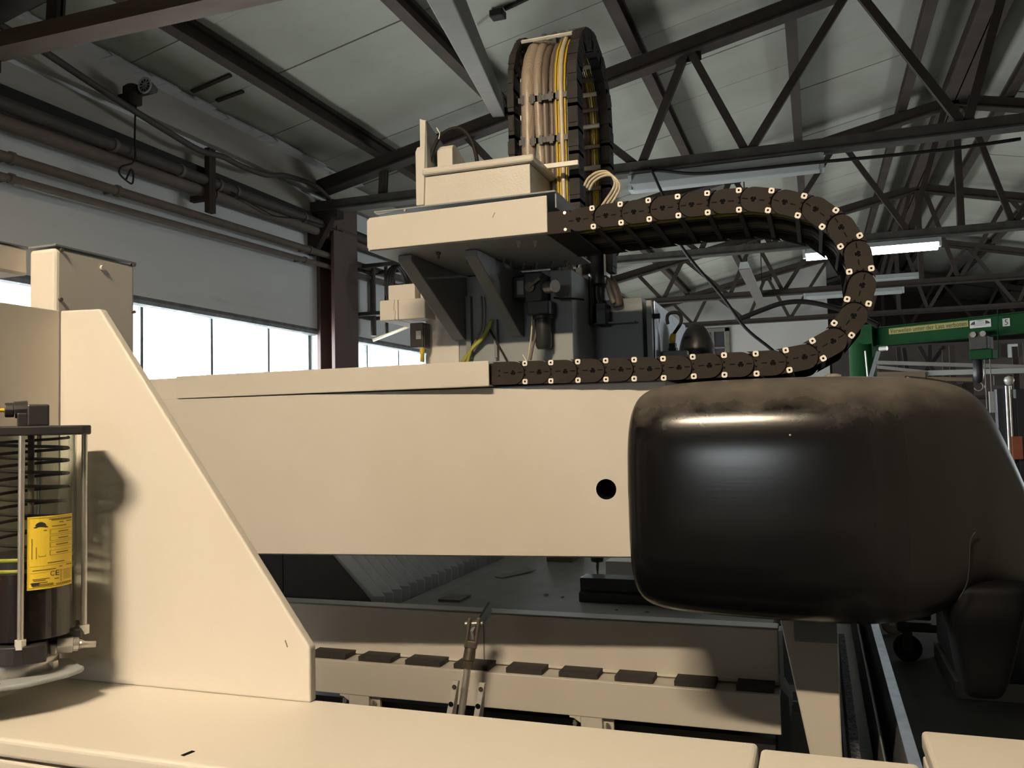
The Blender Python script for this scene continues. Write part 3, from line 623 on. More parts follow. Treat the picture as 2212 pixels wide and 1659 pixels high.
# end brackets
a, b = atY(1184, 461, YF), atY(1233, 508, YF); u0 = PV[0]
m = MB().box(a.x-0.01, u0.x-0.030, YF-0.003, YF+0.012, u0.z-0.043, u0.z+0.041).box(a.x-0.01, u0.x-0.02, YF+0.012, YF+CW, u0.z-0.040, u0.z-0.032).box(a.x-0.01, u0.x-0.03, YF+CW-0.012, YF+CW+0.003, u0.z-0.043, u0.z+0.041)
e = obj('end_bracket', m, CHAINP, ch, bevel=0.002)
for px, py in ((1220,460),(1221.5,496)):
    p = atY(px, py, YF-0.003); obj('bracket_screw', MB().cyl((p.x, YF-0.006, p.z), (p.x, YF+0.002, p.z), 0.006, 10), STEEL, e)
e0 = PV[-1]; a = atY(1057, 780, YF)
m = MB().box(a.x, e0.x-0.026, YF-0.003, YF+0.012, e0.z-0.042, e0.z+0.040).box(a.x, e0.x-0.02, YF+0.012, YF+CW, e0.z-0.040, e0.z-0.032)
e = obj('end_bracket', m, CHAINP, ch, bevel=0.002)
for px, py in ((1080,790),(1081,823.5)):
    p = atY(px, py, YF-0.003); obj('bracket_screw', MB().cyl((p.x, YF-0.006, p.z), (p.x, YF+0.002, p.z), 0.006, 10), STEEL, e)
# hoses and cables lying in the chain
path = [Vector((PV[0].x-0.12, 0, PV[0].z))] + [Vector((p.x, 0, p.z)) for p in PV] + [Vector((PV[-1].x-0.25, 0, PV[-1].z))]
nrms = [CHX[0][1]] + [c_[1] for c_ in CHX] + [CHX[-1][1]]
def along(y, off): return [p + n_*off + Vector((0, y, 0)) for p, n_ in zip(path, nrms)]
for y, off, r, mt, nm in ((3.06,-0.006,0.020,BLACK,'black_hose'),(3.11,-0.012,0.014,YELG,'yellow_cable'),(3.16,0.0,0.022,BLACK,'black_hose'),(3.21,-0.012,0.012,WIRE,'black_cable'),(3.26,0.0,0.022,BLACK,'black_hose'),(3.31,-0.010,0.015,HOSED,'brown_hose'),(3.36,0.0,0.020,BLACK,'black_hose'),(3.41,-0.005,0.015,BLACK,'black_cable')):
    obj(nm, MB().tube(along(y, off), r, 8), mt, ch, smooth=True)

# ---- carriage: upper cable tray on brackets, column, motors
YC = 3.70
cg = thing('carriage', 'grey and cream machine carriage riding behind the beam, with bracketed upper tray', 'carriage', (-1.4, YC, 0.72))
A, B_, C_ = atY(794, 470, YF), atY(1182, 425, YF), atY(1181, 503, YF)
zt2, zb2 = A.z, C_.z
m = MB()
pts = [(A.x+0.012, zb2), (B_.x, zb2), (B_.x, zt2+0.004), (A.x+0.012, zt2-0.004), (A.x, zt2-0.016), (A.x, zb2+0.012)]
m.prism(pts, 'y', YF-0.008, YF+0.004)
obj('tray_floor_shaded', MB().box(A.x+0.006, B_.x-0.001, YF+0.001, 3.64, zb2-0.003, zb2+0.004), GREYP, cg)  # tray underside: shade put into the colour, greyer than the cream tray
m.box(A.x, A.x+0.008, YF, 3.64, zb2, zb2+0.02).box(A.x+0.01, B_.x-0.002, 3.56, 3.57, zb2, zt2-0.01)
obj('upper_tray', m, CREAM, cg, bevel=0.003)
p_, q_ = atY(1064, 470, YF-0.0083), atY(1069, 459, YF-0.0083); obj('scuff', MB().bar(p_, q_, 0.0025, 0.0005, up=(0,1,0)), HOSED, cg)
l0, l1 = atY(808, 462, YF-0.01), atY(1200, 424, YF-0.01)
m = MB().box(l0.x, l1.x, YF-0.012, 3.60, zt2+0.012, zt2+0.019).box(l1.x-0.006, l1.x, YF+0.0, 3.60, zt2-0.045, zt2+0.012).prism([(l0.x, zt2+0.012), (l0.x+0.02, zt2+0.002), (l0.x+0.10, zt2+0.012)], 'y', YF-0.010, YF-0.004)
lid = obj('tray_lid', m, GREYP, cg, bevel=0.002)
p = atY(874, 455, YF-0.015); obj('lid_screw', MB().cyl((p.x, YF-0.014, zt2+0.008), (p.x, YF-0.006, zt2+0.008), 0.005, 8), STEEL, lid)
bolts = []
for px, py in ((1120,520),(1156,519),(947,545),(1087,560),(1102,562),(1130,568),(1158,568),(1192,565),(1223,563),(1010,555)):
    p = atZ(px, py, zb2-0.004)
    m = MB().lathe([(0.010,0.0),(0.010,-0.010),(0.005,-0.0101),(0.005,-0.026)], (p.x, p.y, zb2-0.004), 'z', 8)
    obj('bolt', m, STEEL if py < 530 else DARKST, cg)
# brackets under the tray
def gus(px0, px1, py, ytop, nm='tray_bracket'):
    a, b = atY(px0, py, YC), atY(px1, py, YC)
    m = MB().prism([(ytop, zb2-0.004), (YC, zb2-0.004), (YC, a.z), (YC-0.045, a.z+0.005), (ytop, zb2-0.03)], 'x', a.x, b.x)
    obj(nm, m, GREYD, cg, bevel=0.004)
gus(985, 1011, 738, 3.115); gus(1108, 1133, 730, 3.135)
# column
def sl(px, py, Y): return atY(px, py, Y)
c0, c1 = sl(920, 700, YC), sl(1243, 700, YC)
obj('column_lit_side', MB().box(c0.x, c0.x+0.17, YC-0.004, 4.35, 1.50, zb2-0.004), CREAM, cg, bevel=0.003)  # left of the column stays cream where the lamplight falls
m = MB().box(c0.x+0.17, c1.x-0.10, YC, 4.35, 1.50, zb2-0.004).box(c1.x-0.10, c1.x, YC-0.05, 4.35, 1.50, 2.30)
obj('column', m, GREYP, cg, bevel=0.004)  # shade put into the colour: same cream column, drawn bluish grey
obj('saddle', MB().box(c0.x, c1.x, 3.51, YC-0.001, 1.25, 1.62).box(c0.x, c1.x+0.6, YC, 4.35, 1.3, 1.50), GREYD, cg)
obj('tray_back', MB().box(c0.x+0.04, c1.x-0.02, 3.60, YC, zb2+0.004, zb2+0.05), GREYD, cg)
for pxa, pxb, ya, yb in ((1005,1018,640,775),(1066,1074,690,772),):
    a, b = sl(pxa, ya, YC-0.03), sl(pxb, yb, YC-0.03); obj('rib', MB().box(a.x, b.x, YC-0.03, YC, b.z, a.z), GREYD, cg)
# recessed housing right of the column
a, b = sl(1252, 651, 4.05), sl(1391, 780, 4.05)
obj('side_housing', MB().box(a.x-0.03, b.x, 4.05, 4.5, 1.5, a.z), GREYP, cg, bevel=0.004)
a2, b2 = sl(1397, 650, 4.05), sl(1412, 780, 4.05)
obj('side_post', MB().box(a2.x, b2.x, 4.03, 4.5, 1.5, a2.z), GREYP, cg, bevel=0.002)
e1, e2 = sl(1252, 702, 4.03), sl(1385, 698, 4.03)
obj('housing_ledge', MB().box(e1.x, e2.x-0.02, 3.98, 4.05, e1.z-0.008, e1.z), GREYP, cg, bevel=0.002)
# galvanised side sheet with its cable loop
gx = b2.x + 0.004; g1, g2, g3 = atX(1412, 650, gx), atX(1478, 703, gx), atX(1483, 722, gx)
m = MB().prism([(g1.y, g1.z), (g2.y, g2.z), (g3.y, g3.z), (g3.y, 1.70), (g1.y, 1.70)], 'x', gx, gx+0.004)
gs = obj('galvanised_side', m, GALV, cg)
p = atX(1417, 683, gx+0.01); obj('side_bolt', MB().cyl((gx, p.y, p.z), (gx+0.03, p.y, p.z), 0.013, 8), BLACK, gs)
yl = g1.y + 0.16; 
def at_l(px, py): return atY(px, py, yl)
kp = catmull([at_l(*q) for q in ((1443,700),(1441,690),(1443,680),(1452,675),(1464,676),(1471,684),(1471,697),(1464,709),(1455,722))], 4)
obj('loop_cable', MB().tube(kp, 0.0085, 8), WIRE, cg, smooth=True)
kp = [at_l(*q) for q in ((1455,721),(1454,726),(1453,734),(1453,742))]
obj('connector', MB().tube(kp, [0.012,0.016,0.017,0.014], 8), YEL, cg, smooth=True)
a = at_l(1453, 742); obj('gland', MB().lathe([(0.020,0.0),(0.020,-0.022),(0.026,-0.024),(0.026,-0.04)], a, 'z', 8), BLACK, cg)
b0 = at_l(1455, 765); obj('junction_block', MB().box(b0.x-0.055, b0.x+0.07, yl-0.03, yl+0.04, 1.72, a.z-0.038), GREYD, cg, bevel=0.004)
d0 = atY(1510, 772, 4.55); pr_ = []
for k in range(9): t_ = k/8*math.pi/2; pr_.append((0.095*math.cos(t_)+0.002, 0.20*math.sin(t_)))
obj('motor_dome', MB().lathe([(0.095,-0.14)] + pr_, (d0.x-0.01, 4.55, d0.z-0.02), 'z', 24), BLACK, cg, smooth=True)
# pressure regulator on the column
rg = lambda px, py: atY(px, py, 3.575)
a, b = rg(1108, 600), rg(1190, 650)
obj('valve_body', MB().box(a.x, a.x+0.07, 3.555, YC, b.z+0.02, a.z).box(a.x+0.065, b.x-0.03, 3.535, YC, b.z-0.005, a.z+0.01), BLACK, cg, bevel=0.005)
obj('valve_label', MB().box(a.x+0.025, a.x+0.055, 3.553, 3.555, b.z+0.035, a.z-0.02), GREYP, cg)
p = rg(1152, 624); obj('valve_knob', MB().cyl((p.x,3.520,p.z),(p.x,3.545,p.z),0.022,14).bar((p.x,3.517,p.z),(p.x+0.05,3.517,p.z+0.035),0.012,0.012), DARKST, cg)
a, b = rg(1143, 655), rg(1192, 680); obj('regulator_body', MB().box(a.x, b.x, 3.535, YC, b.z, a.z+0.005), BLACK, cg, bevel=0.006)
p = rg(1170, 682); obj('regulator_bowl', MB().lathe([(0.046,0),(0.046,-0.012),(0.038,-0.014),(0.036,-0.13),(0.028,-0.145)], (p.x, 3.595, p.z), 'z', 20), BLACK, cg, smooth=True, auto=True)
p = rg(1190, 626); g_ = Vector((p.x, 3.515, p.z))
ax = Vector((0.83, -0.5, 0.0)).normalized()
obj('gauge_case', MB().cyl(g_, g_ + ax*0.052, 0.026, 20), STEEL, cg, smooth=True, auto=True)
obj('gauge_dial', MB().cyl(g_ + ax*0.050, g_ + ax*0.056, 0.027, 24), PINC, cg, smooth=True, auto=True)
obj('air_line', MB().tube(catmull([rg(*q) for q in ((1196,643),(1215,645),(1240,645),(1262,648))], 4), 0.005, 6), WIRE, cg, smooth=True)
obj('air_line', MB().tube(catmull([rg(*q) for q in ((1160,680),(1158,720),(1152,745),(1146,778))], 4), 0.005, 6), HOSED, cg, smooth=True)
obj('air_line', MB().tube(catmull([rg(*q) for q in ((1150,680),(1148,720),(1145,745),(1140,780))], 4), 0.004, 6), HOSEC, cg, smooth=True)
# motor and hoses hanging under the tray at the right
mt = lambda px, py: atY(px, py, 3.95)
a, b = mt(1268, 552), mt(1308, 597); cx_ = (a.x+b.x)/2
obj('spindle_motor', MB().lathe([(0.036,0.15),(0.047,0.13),(0.047,0.02),(0.040,0.0),(0.040,-0.03),(0.025,-0.04)], (cx_, 3.98, b.z), 'z', 20), BLACK, cg, smooth=True, auto=True)
obj('motor_bracket', MB().box(b.x+0.0, b.x+0.010, 3.92, 4.06, b.z, a.z+0.02).box(mt(1252,0).x if False else a.x-0.06, b.x, 4.05, 4.07, b.z-0.1, a.z+0.05), ALU, cg)
a2, b2_ = mt(1246, 580), mt(1259, 600); obj('sensor_plate', MB().box(a2.x, b2_.x, 3.93, 3.95, b2_.z, a2.z), PINC, cg, bevel=0.003)
a2, b2_ = mt(1250, 655), mt(1265, 700); obj('clamp_plate', MB().box(a2.x, b2_.x, 3.90, 3.92, b2_.z, a2.z), GALV, cg)
for k, (q, r, mm) in enumerate(((((1278,598),(1276,630),(1278,665),(1276,702)),0.017,BLACK), (((1292,600),(1290,640),(1300,670),(1300,705)),0.020,BLACK), (((1300,592),(1312,612),(1318,635),(1326,655)),0.013,HOSEC), (((1304,590),(1322,612),(1332,640),(1336,662)),0.024,HOSED))):
    obj('spindle_hose', MB().tube(catmull([atY(x, y, 3.97+0.02*k) for x, y in q], 4), r, 8), mm, cg, smooth=True)
obj('cable_block', MB().box(mt(1287,0).x if False else mt(1287,650).x, mt(1309,650).x, 3.94, 4.05, mt(1300,702).z, mt(1300,655).z), BLACK, cg, bevel=0.004)
# left motor arm, limit switch
lf = lambda px, py: atY(px, py, 3.62)
a, b = lf(829, 560), lf(925, 655); obj('drive_cover', MB().box(a.x, lf(888,600).x, 3.66, 3.95, b.z, zb2-0.02), CREAM, cg, bevel=0.004)
obj('cover_stiffener', MB().box(lf(888,600).x, lf(896,600).x, 3.66, 3.95, b.z, zb2-0.02), HOSED, cg)
obj('drive_cover_inner', MB().box(lf(896,600).x, lf(930,600).x, 3.68, 3.95, b.z, zb2-0.02), CREAM, cg)
a, b = lf(828, 652), lf(926, 689); sx_ = lf(868, 670).x
obj('arm_end', MB().box(a.x, sx_-0.002, 3.58, 3.95, b.z, a.z), CREAM, cg, bevel=0.006)
obj('arm', MB().box(sx_+0.001, b.x, 3.58, 3.95, b.z, a.z-0.002), CREAM, cg, bevel=0.005)
obj('weld_bead', MB().tube(catmull([(sx_-0.018, 3.578, a.z), (sx_-0.022, 3.576, (a.z+b.z)/2), (sx_-0.014, 3.576, (a.z+b.z)/2-0.008), (sx_-0.018, 3.578, b.z)], 4), 0.003, 6), CREAM, cg, smooth=True)
a, b = lf(889, 699), lf(920, 750); sw = obj('limit_switch', MB().box(a.x, b.x-0.004, 3.60, 3.68, b.z, a.z).box(b.x-0.008, b.x, 3.61, 3.67, b.z-0.004, a.z-0.008), BLACK, cg, bevel=0.005)
a, b = lf(903, 716), lf(914, 733); obj('switch_label', MB().box(a.x, b.x, 3.597, 3.60, b.z, a.z), GREYP, sw)
a, b = lf(912, 752), lf(912, 782); obj('switch_plug', MB().tube([a, (a+b)/2, b], [0.014,0.010,0.011], 8), YEL, cg, smooth=True)
# rest of the column cables
for q, r, mm in ((((1063,690),(1056,710),(1042,732),(1022,752),(1005,772),(995,786)),0.0075,YELG), (((1060,692),(1052,712),(1038,733),(1020,752),(1012,775),(1008,790)),0.0075,YELG), (((1056,700),(1045,722),(1030,742),(1015,760),(1000,785)),0.006,YELG), (((1040,640),(1042,680),(1038,715),(1020,750)),0.005,HOSED), (((1058,712),(1072,738),(1086,762),(1098,785)),0.005,WIRE)):
    obj('column_cable', MB().tube(catmull([atY(x, y, 3.66) for x, y in q], 4), r, 6), mm, cg, smooth=True)
obj('white_tie', MB().tube([atY(1129,766,3.2), atY(1133,772,3.2), atY(1138,782,3.2)], 0.002, 5), PINC, cg)
# block with lid on the tray
Y1 = 3.12
a, b = atY(905, 384, Y1), atY(1146, 428, Y1); z_low = zt2 + 0.02; ztop = a.z
obj('tray_block', MB().box(a.x, b.x, Y1, 3.55, z_low, ztop), CREAM_ROUGH, cg, bevel=0.002)
a, b = atY(910, 383, Y1-0.02), atY(1150, 347, Y1-0.02); zt3 = ztop + 0.032
obj('block_lid', MB().box(a.x, b.x+0.004, Y1-0.02, 3.57, ztop+0.002, zt3), CREAM_ROUGH, cg, bevel=0.009)
Y2 = Y1 - 0.004
p0, p1, p2, p3 = atY(899, 330, Y2), atY(921, 262, Y2), atY(908, 258, Y2), atY(899, 445, Y2)
pts = [(p0.x, p3.z), (atY(916,400,Y2).x, p3.z), (p1.x, p1.z), (p2.x, p2.z), (p2.x, p0.z+0.02), (p0.x+0.008, p0.z+0.018), (p0.x, p0.z)]
obj('upright_strip', MB().prism(pts, 'y', Y2-0.008, Y2+0.006), CREAM, cg, bevel=0.002)
e_ = atX(1038, 356, p1.x); 
obj('upright_gusset', MB().prism([(Y2, zt3), (Y2, p2.z-0.004), (e_.y, zt3+0.012), (e_.y, zt3)], 'x', p1.x-0.012, p1.x), GREYP, cg, bevel=0.001)
p4, p5 = atY(944, 330, Y1+0.06), atY(977, 330, Y1+0.06); tp = atY(960, 311, Y1+0.06).z; e2_ = atX(1040, 358, p5.x)
pts = [(Y1+0.06, zt3-0.004), (Y1+0.06, tp-0.02), (Y1+0.07, tp-0.006), (Y1+0.09, tp), (Y1+0.11, tp-0.004), (e2_.y, zt3)]
obj('curved_cover', MB().prism(pts, 'x', p4.x, p5.x), CREAM, cg, bevel=0.002)
kp = catmull([atY(x, y, Y1+0.04) for x, y in ((926,366),(930,345),(938,318),(950,296),(968,282),(988,277),(1004,284),(1018,303),(1026,325),(1031,350))], 4)
obj('arched_cable', MB().tube(kp, 0.0085, 8), WIRE, cg, smooth=True)
obj('cable_tie', MB().tube([atY(943,276,Y1+0.03), atY(950,288,Y1+0.025), atY(948,300,Y1+0.03)], 0.0025, 5), PINC, cg)

# ---- upright energy chain: a loop standing on the carriage
vc = thing('energy_chain', 'tall upright black cable chain arching over, packed with beige hoses and yellow cables', 'cable chain', (-1.02, 3.68, zb2))
XR2 = atY(1250, 300, 3.35).x; XL2 = atY(1097, 300, 3.35).x
Rm, Yc, Zc_, z0v = 0.288, 3.683, 3.030, zb2 + 0.01
def vpath(off=0.0, step=0.10, front_only=False):
    R_ = Rm + off; pts = []; L1 = Zc_ - z0v; n1 = max(2, round(L1/step))
    for k in range(n1): pts.append(Vector((0, Yc-R_, z0v + L1*k/n1)))
    na = 11
    for k in range(na+1): a = math.pi - math.pi*k/na; pts.append(Vector((0, Yc + R_*math.cos(a), Zc_ + R_*math.sin(a))))
    for k in range(1, n1+1): pts.append(Vector((0, Yc+R_, Zc_ - L1*k/n1)))
    return pts
vp_ = vpath()
for xa, xb in ((XR2-0.046, XR2), (XL2, XL2+0.030)):
    for i in range(len(vp_)-1):
        p, q = vp_[i], vp_[i+1]; d = (q-p).normalized(); nn = Vector((0, -d.z, d.y))
        if i % 2: xi, xj = xa+0.006, xb-0.005
        else: xi, xj = xa, xb
        ext = d*0.012
        quad = [p-ext+nn*0.042, q+ext*0.2+nn*0.042, q+ext*0.2-nn*0.042, p-ext-nn*0.042]
        m = MB().prism([(v.y, v.z) for v in quad], 'x', xa+0.002, xb-0.002)
        lug = [p+d*0.02+nn*0.046, p+d*0.075+nn*0.046, p+d*0.075-nn*0.046, p+d*0.02-nn*0.046]
        m.prism([(v.y, v.z) for v in lug], 'x', xi, xj)
        for t_ in (0.03, 0.075):
            c = p + d*t_; m.box(xb-0.001, xb+0.0015, c.y-0.006, c.y+0.006, c.z-0.004, c.z+0.004)
        obj('link', m, CHAIN2, vc)
npt = len(vp_)
def vbar(i, off, mt_, x1=None, r=0.0085, ext=0.0, cap=True):
    p, q = vp_[i], vp_[min(i+1, npt-1)]; d = (q-p).normalized(); nn = Vector((0, -d.z, d.y)); c = p + nn*off
    o = obj('crossbar', MB().bar((XL2+0.03, c.y, c.z), (XR2-0.046+ext, c.y, c.z), 0.020, 0.014, up=tuple(nn)), mt_, vc, bevel=0.002)
    return c, nn, o
nfront = max(2, round((Zc_-z0v)/0.10))
for i in range(1, npt-1):
    inner = vbar(i, 0.045, ALU) if False else None
    c, nn, o = vbar(i, -0.040 if i else 0, ALU if i % 2 == 0 else DARKST)
    if i >= nfront + 9:
        vbar(i, 0.040, ALU, ext=0.040)
for zt_bar in (2.66,):
    obj('crossbar', MB().bar((atY(1172,368,3.30).x, 3.296, zt_bar), (atY(1250,358,3.30).x, 3.296, zt_bar), 0.014, 0.020), PINC, vc, bevel=0.002)
it = nfront + 5
vbar(it, 0.040, ALU); vbar(it-2, 0.040, ALU)
for zz in (2.80, 2.98):
    for xx in (-1.115, -1.075, -1.04, -0.995, -0.96, -0.945):
        obj('separator', MB().box(xx-0.007, xx+0.007, 3.37, 3.45, zz-0.02, zz+0.02).box(xx-0.022, xx+0.022, 3.372, 3.392, zz-0.012, zz+0.012), BLACK, vc)
for k in range(5):
    p, q = vp_[nfront+3+k], vp_[nfront+4+k]; c = p*1.0; xx = (-1.09, -1.04, -1.0, -0.965, -0.945)[k]
    obj('separator', MB().box(xx-0.008, xx+0.008, vp_[it].y-0.03, vp_[it].y+0.03, Zc_+Rm-0.06, Zc_+Rm+0.05), BLACK, vc)
def vhose(nm, x, off, r, mt_, xt=None, xe=None, n_=10):
    xt = x if xt is None else xt; P = vpath(off, 0.07); N_ = len(P)
    pts = []
    for i, p in enumerate(P):
        t_ = i/(N_-1); f = math.sin(math.pi*t_); pts.append(Vector((x + (xt-x)*f + ((xe or x)-x)*t_, p.y, p.z)))
    obj(nm, MB().tube(pts, r, n_), mt_, vc, smooth=True)
vhose('thick_hose', -1.108, -0.004, 0.030, BRAID, -1.10, n_=14)
vhose('hose', -1.030, 0.002, 0.018, BRAID, -1.062, n_=12)
vhose('hose', -1.020, -0.012, 0.017, HOSED, -1.032, n_=12)
vhose('hose', -1.000, -0.004, 0.011, HOSED, -0.996)
vhose('hose', -0.978, -0.006, 0.010, HOSED, -0.984)
for k in range(5): vhose('yellow_cable', -0.972+0.009*k, 0.012 - 0.004*(k % 2), 0.0046, YEL, -0.975+0.010*k, n_=6)
vhose('clear_hose', -0.945, 0.022, 0.010, HOSEC, -0.950)
vhose('black_cable', -0.930, 0.0, 0.008, BLACK, -0.928); vhose('black_cable', -0.916, 0.008, 0.008, BLACK, -0.914); vhose('black_cable', -1.055, -0.014, 0.006, BLACK, -1.05)
# clear hoses looping out beside the upright chain
for k, dx in enumerate((0, 9, 18)):
    kp = catmull([atY(x+dx*0.6, y+dx*0.5, 3.34) for x, y in ((1262,402),(1270,386),(1288,373),(1308,370),(1322,380),(1328,396),(1322,412),(1310,430),(1298,448))], 4)
    obj('clear_hose', MB().tube(kp, 0.0055, 6), HOSEC, vc, smooth=True)
kp = catmull([atY(x, y, 3.345) for x, y in ((1322,380),(1336,392),(1341,402),(1334,416),(1318,432))], 4)
obj('cable_tie', MB().tube(kp, 0.003, 5), HOSEC, vc, smooth=True)

# ---- big glossy black end hood
def hood():
    t = thing('end_hood', 'large glossy black rounded hood over the right end of the beam, dusty on top', 'hood', (0.0, 3.1, 0.75))
    st = [(-0.600,1.46,1.23,2.86,3.30),(-0.599,1.56,1.13,2.83,3.40),(-0.592,1.655,1.045,2.79,3.46),(-0.578,1.695,1.010,2.77,3.50),(-0.55,1.722,0.988,2.755,3.53),(-0.50,1.738,0.974,2.745,3.55),(-0.42,1.746,0.966,2.738,3.55),(-0.25,1.750,0.958,2.733,3.55),(-0.10,1.750,0.954,2.732,3.55),(0.05,1.748,0.953,2.733,3.55),(0.18,1.743,0.958,2.742,3.55),(0.28,1.736,0.975,2.76,3.55),(0.36,1.724,1.01,2.79,3.54),(0.42,1.708,1.06,2.82,3.53),(0.47,1.680,1.075,2.86,3.52),(0.51,1.625,1.07,2.89,3.51),(0.555,1.515,1.06,2.92,3.48),(0.60,1.39,1.05,2.95,3.45),(0.645,1.25,1.05,2.98,3.40)]
    NN = 48; m = MB(); vs = []
    for (x, zt, zb, yf, yb) in st:
        cy, cz, a, b = (yf+yb)/2, (zt+zb)/2, (yb-yf)/2, (zt-zb)/2
        e = 2/4.3
        for k in range(NN):
            th = 2*math.pi*k/NN; c, s_ = math.cos(th), math.sin(th)
            vs.append((x, cy - a*math.copysign(abs(c)**e, c), cz + b*math.copysign(abs(s_)**e, s_)))
    fs = [(i*NN+k, i*NN+(k+1) % NN, (i+1)*NN+(k+1) % NN, (i+1)*NN+k) for i in range(len(st)-1) for k in range(NN)]
    fs += [tuple(range(NN))[::-1], tuple((len(st)-1)*NN+k for k in range(NN))]
    m.add(vs, fs); o = obj('hood_shell', m, HOOD, t, smooth=True)
    sb = o.modifiers.new('sub', 'SUBSURF'); sb.levels = 1; sb.render_levels = 2
    # lip along the upper right rim
    ring = [Vector(vs[(i)*NN + 12]) for i in range(11, len(st))]
    obj('rim_lip', MB().tube([p + Vector((0.004, -0.03, 0.003)) for p in catmull(ring, 4)], 0.006, 8), BLACK, t, smooth=True)
    # foot of the hood hanging down at the right
    YH = 2.90
    rows = [(1527,2122,2140,0.03),(1526,2108,2158,0.06),(1520,2096,2172,0.10),(1505,2087,2182,0.125),(1470,2079,2194,0.14),(1420,2070,2204,0.15),(1370,2060,2213,0.17),(1325,2046,2222,0.20),(1285,2036,2232,0.24),(1250,2050,2240,0.26)]
    m = MB(); vs = []
    for k_, (py, pl_, pr_, dd) in enumerate(rows):
        A_, B_ = atY(pl_, py, YH), atY(pr_, py, YH); cx_, a, zz_ = (A_.x+B_.x)/2, (B_.x-A_.x)/2, (A_.z+B_.z)/2
        yc_ = YH + 0.13 + (0.05 if py < 1300 else 0.0)
        for k in range(24):
            th = 2*math.pi*k/24; c, s_ = math.cos(th), math.sin(th); vs.append((cx_ + a*math.copysign(abs(c)**0.45, c), yc_ + dd*math.copysign(abs(s_)**0.45, s_)*0.9, zz_))
    fs = [(i*24+k, i*24+(k+1) % 24, (i+1)*24+(k+1) % 24, (i+1)*24+k) for i in range(len(rows)-1) for k in range(24)] + [tuple(range(24))[::-1], tuple((len(rows)-1)*24+k for k in range(24))]
    m.add(vs, fs); obj('hood_foot', m, BLACKR, t, smooth=True).modifiers.new('sub', 'SUBSURF').render_levels = 2
    p = atY(1707, 940, 2.745); obj('rivet', MB().lathe([(0.004,0.0),(0.0035,-0.004),(0.001,-0.005)], (p.x, 2.738, p.z), 'y', 10), STEEL, t, smooth=True)
    obj('mould_seam', MB().tube(catmull([atY(x, y, 2.80) for x, y in ((2108,1148),(2096,1170),(2094,1220),(2088,1262),(2070,1296))], 4), 0.0022, 5), BLACK, t, smooth=True)
    p = atY(1800, 817, 2.95); obj('top_stud', MB().lathe([(0.028,-0.02),(0.026,0.008),(0.015,0.012)], (p.x, 3.0, 1.742), 'z', 12), CONC2, t, smooth=True)
hood()

# ---- bed of the machine: front rails, pads, supports
bed = thing('machine_bed', 'long low machine bed of cream rails with dusty table under the beam', 'machine bed', (-1.4, 4.6, 0.0))
YR = 3.72
a, b, c, d = atY(690,1304,YR), atY(1680,1357,YR), atY(690,1405,YR), atY(1680,1475,YR)
zu1, zu0, xr = (a.z+b.z)/2, (c.z+d.z)/2, b.x
m = MB().box(-3.3, xr, YR, YR+0.012, zu0, zu1).box(-3.3, xr, YR, YR+0.10, zu1-0.010, zu1).box(-3.3, xr, YR-0.004, YR+0.08, zu0-0.006, zu0+0.006)
obj('upper_rail', m, CREAM, bed, bevel=0.004)
p, q = atY(1044,1334,YR-0.003), atY(1032,1366,YR-0.003)
obj('rail_joint', MB().bar((p.x, YR-0.002, zu1), (p.x, YR-0.002, zu0), 0.004, 0.004, up=(0,1,0)), GREYD, bed)
YL = 3.60
a, b, c, d = atY(690,1424,YL), atY(1685,1503,YL), atY(690,1494,YL), atY(1685,1589,YL)
zl1, zl0, xr2 = (a.z+b.z)/2, (c.z+d.z)/2, b.x
m = MB().box(-3.3, xr2, YL, YL+0.012, zl0, zl1).box(-3.3, xr2, YL+0.012, YL+0.30, zl1-0.012, zl1)
obj('lower_rail', m, CREAM, bed, bevel=0.004)
for k, (pa, pb) in enumerate(((665,745),(773,843),(874,950),(979,1054),(1092,1170),(1206,1290),(1327,1410),(1456,1545),(1590,1672))):
    f = (pa-690)/995; y_ = 1424 + 79*f - 1
    A_, B_ = atY(pa, y_, YL+0.015), atY(pb, y_, YL+0.015)
    obj('rubber_pad', MB().box(A_.x, B_.x, YL+0.018, YL+0.20, zl1+0.001, zl1+0.023), RUBBER, bed, bevel=0.002)
obj('rail_web', MB().box(-3.3, xr-0.01, YR+0.06, YR+0.10, zl1, zu0+0.02), GREYD, bed)
obj('bounce_blocker', MB().box(-3.3, -0.02, 1.95, 3.22, 0.0, 0.04), BLACK, bed)  # unseen black slab added on the floor to swallow lamp bounce
obj('rail_frame', MB().box(-3.3, xr2-0.03, YL+0.10, YL+0.32, 0.10, zl0-0.05).box(-3.3, xr2-0.05, YL+0.06, YL+0.35, 0.0, 0.10), BLACK, bed)
for px0, px1, pyt in ((757,800,1500),(1256,1302,1545)):
    A_, B_ = atY(px0, pyt, YL+0.02), atY(px1, pyt, YL+0.02)
    m = MB().box(A_.x, B_.x, YL+0.005, YL+0.06, 0.12, zl0+0.002).prism([(A_.x-0.05, zl0), (A_.x, zl0), (A_.x, zl0-0.03), (A_.x-0.03, zl0-0.012), (A_.x-0.05, zl0-0.010)], 'y', YL+0.004, YL+0.02).box(B_.x, B_.x+0.045, YL+0.03, YL+0.05, zl0-0.10, zl0)
    sp = obj('rail_support', m, CREAM, bed, bevel=0.003)
    for xx in (A_.x-0.028, B_.x+0.022): obj('support_bolt', MB().cyl((xx, YL+0.01, zl0-0.035), (xx, YL+0.02, zl0-0.035), 0.010, 8).cyl((xx, YL+0.008, zl0-0.05), (xx, YL+0.008, zl0-0.02), 0.006, 6), STEEL, sp)
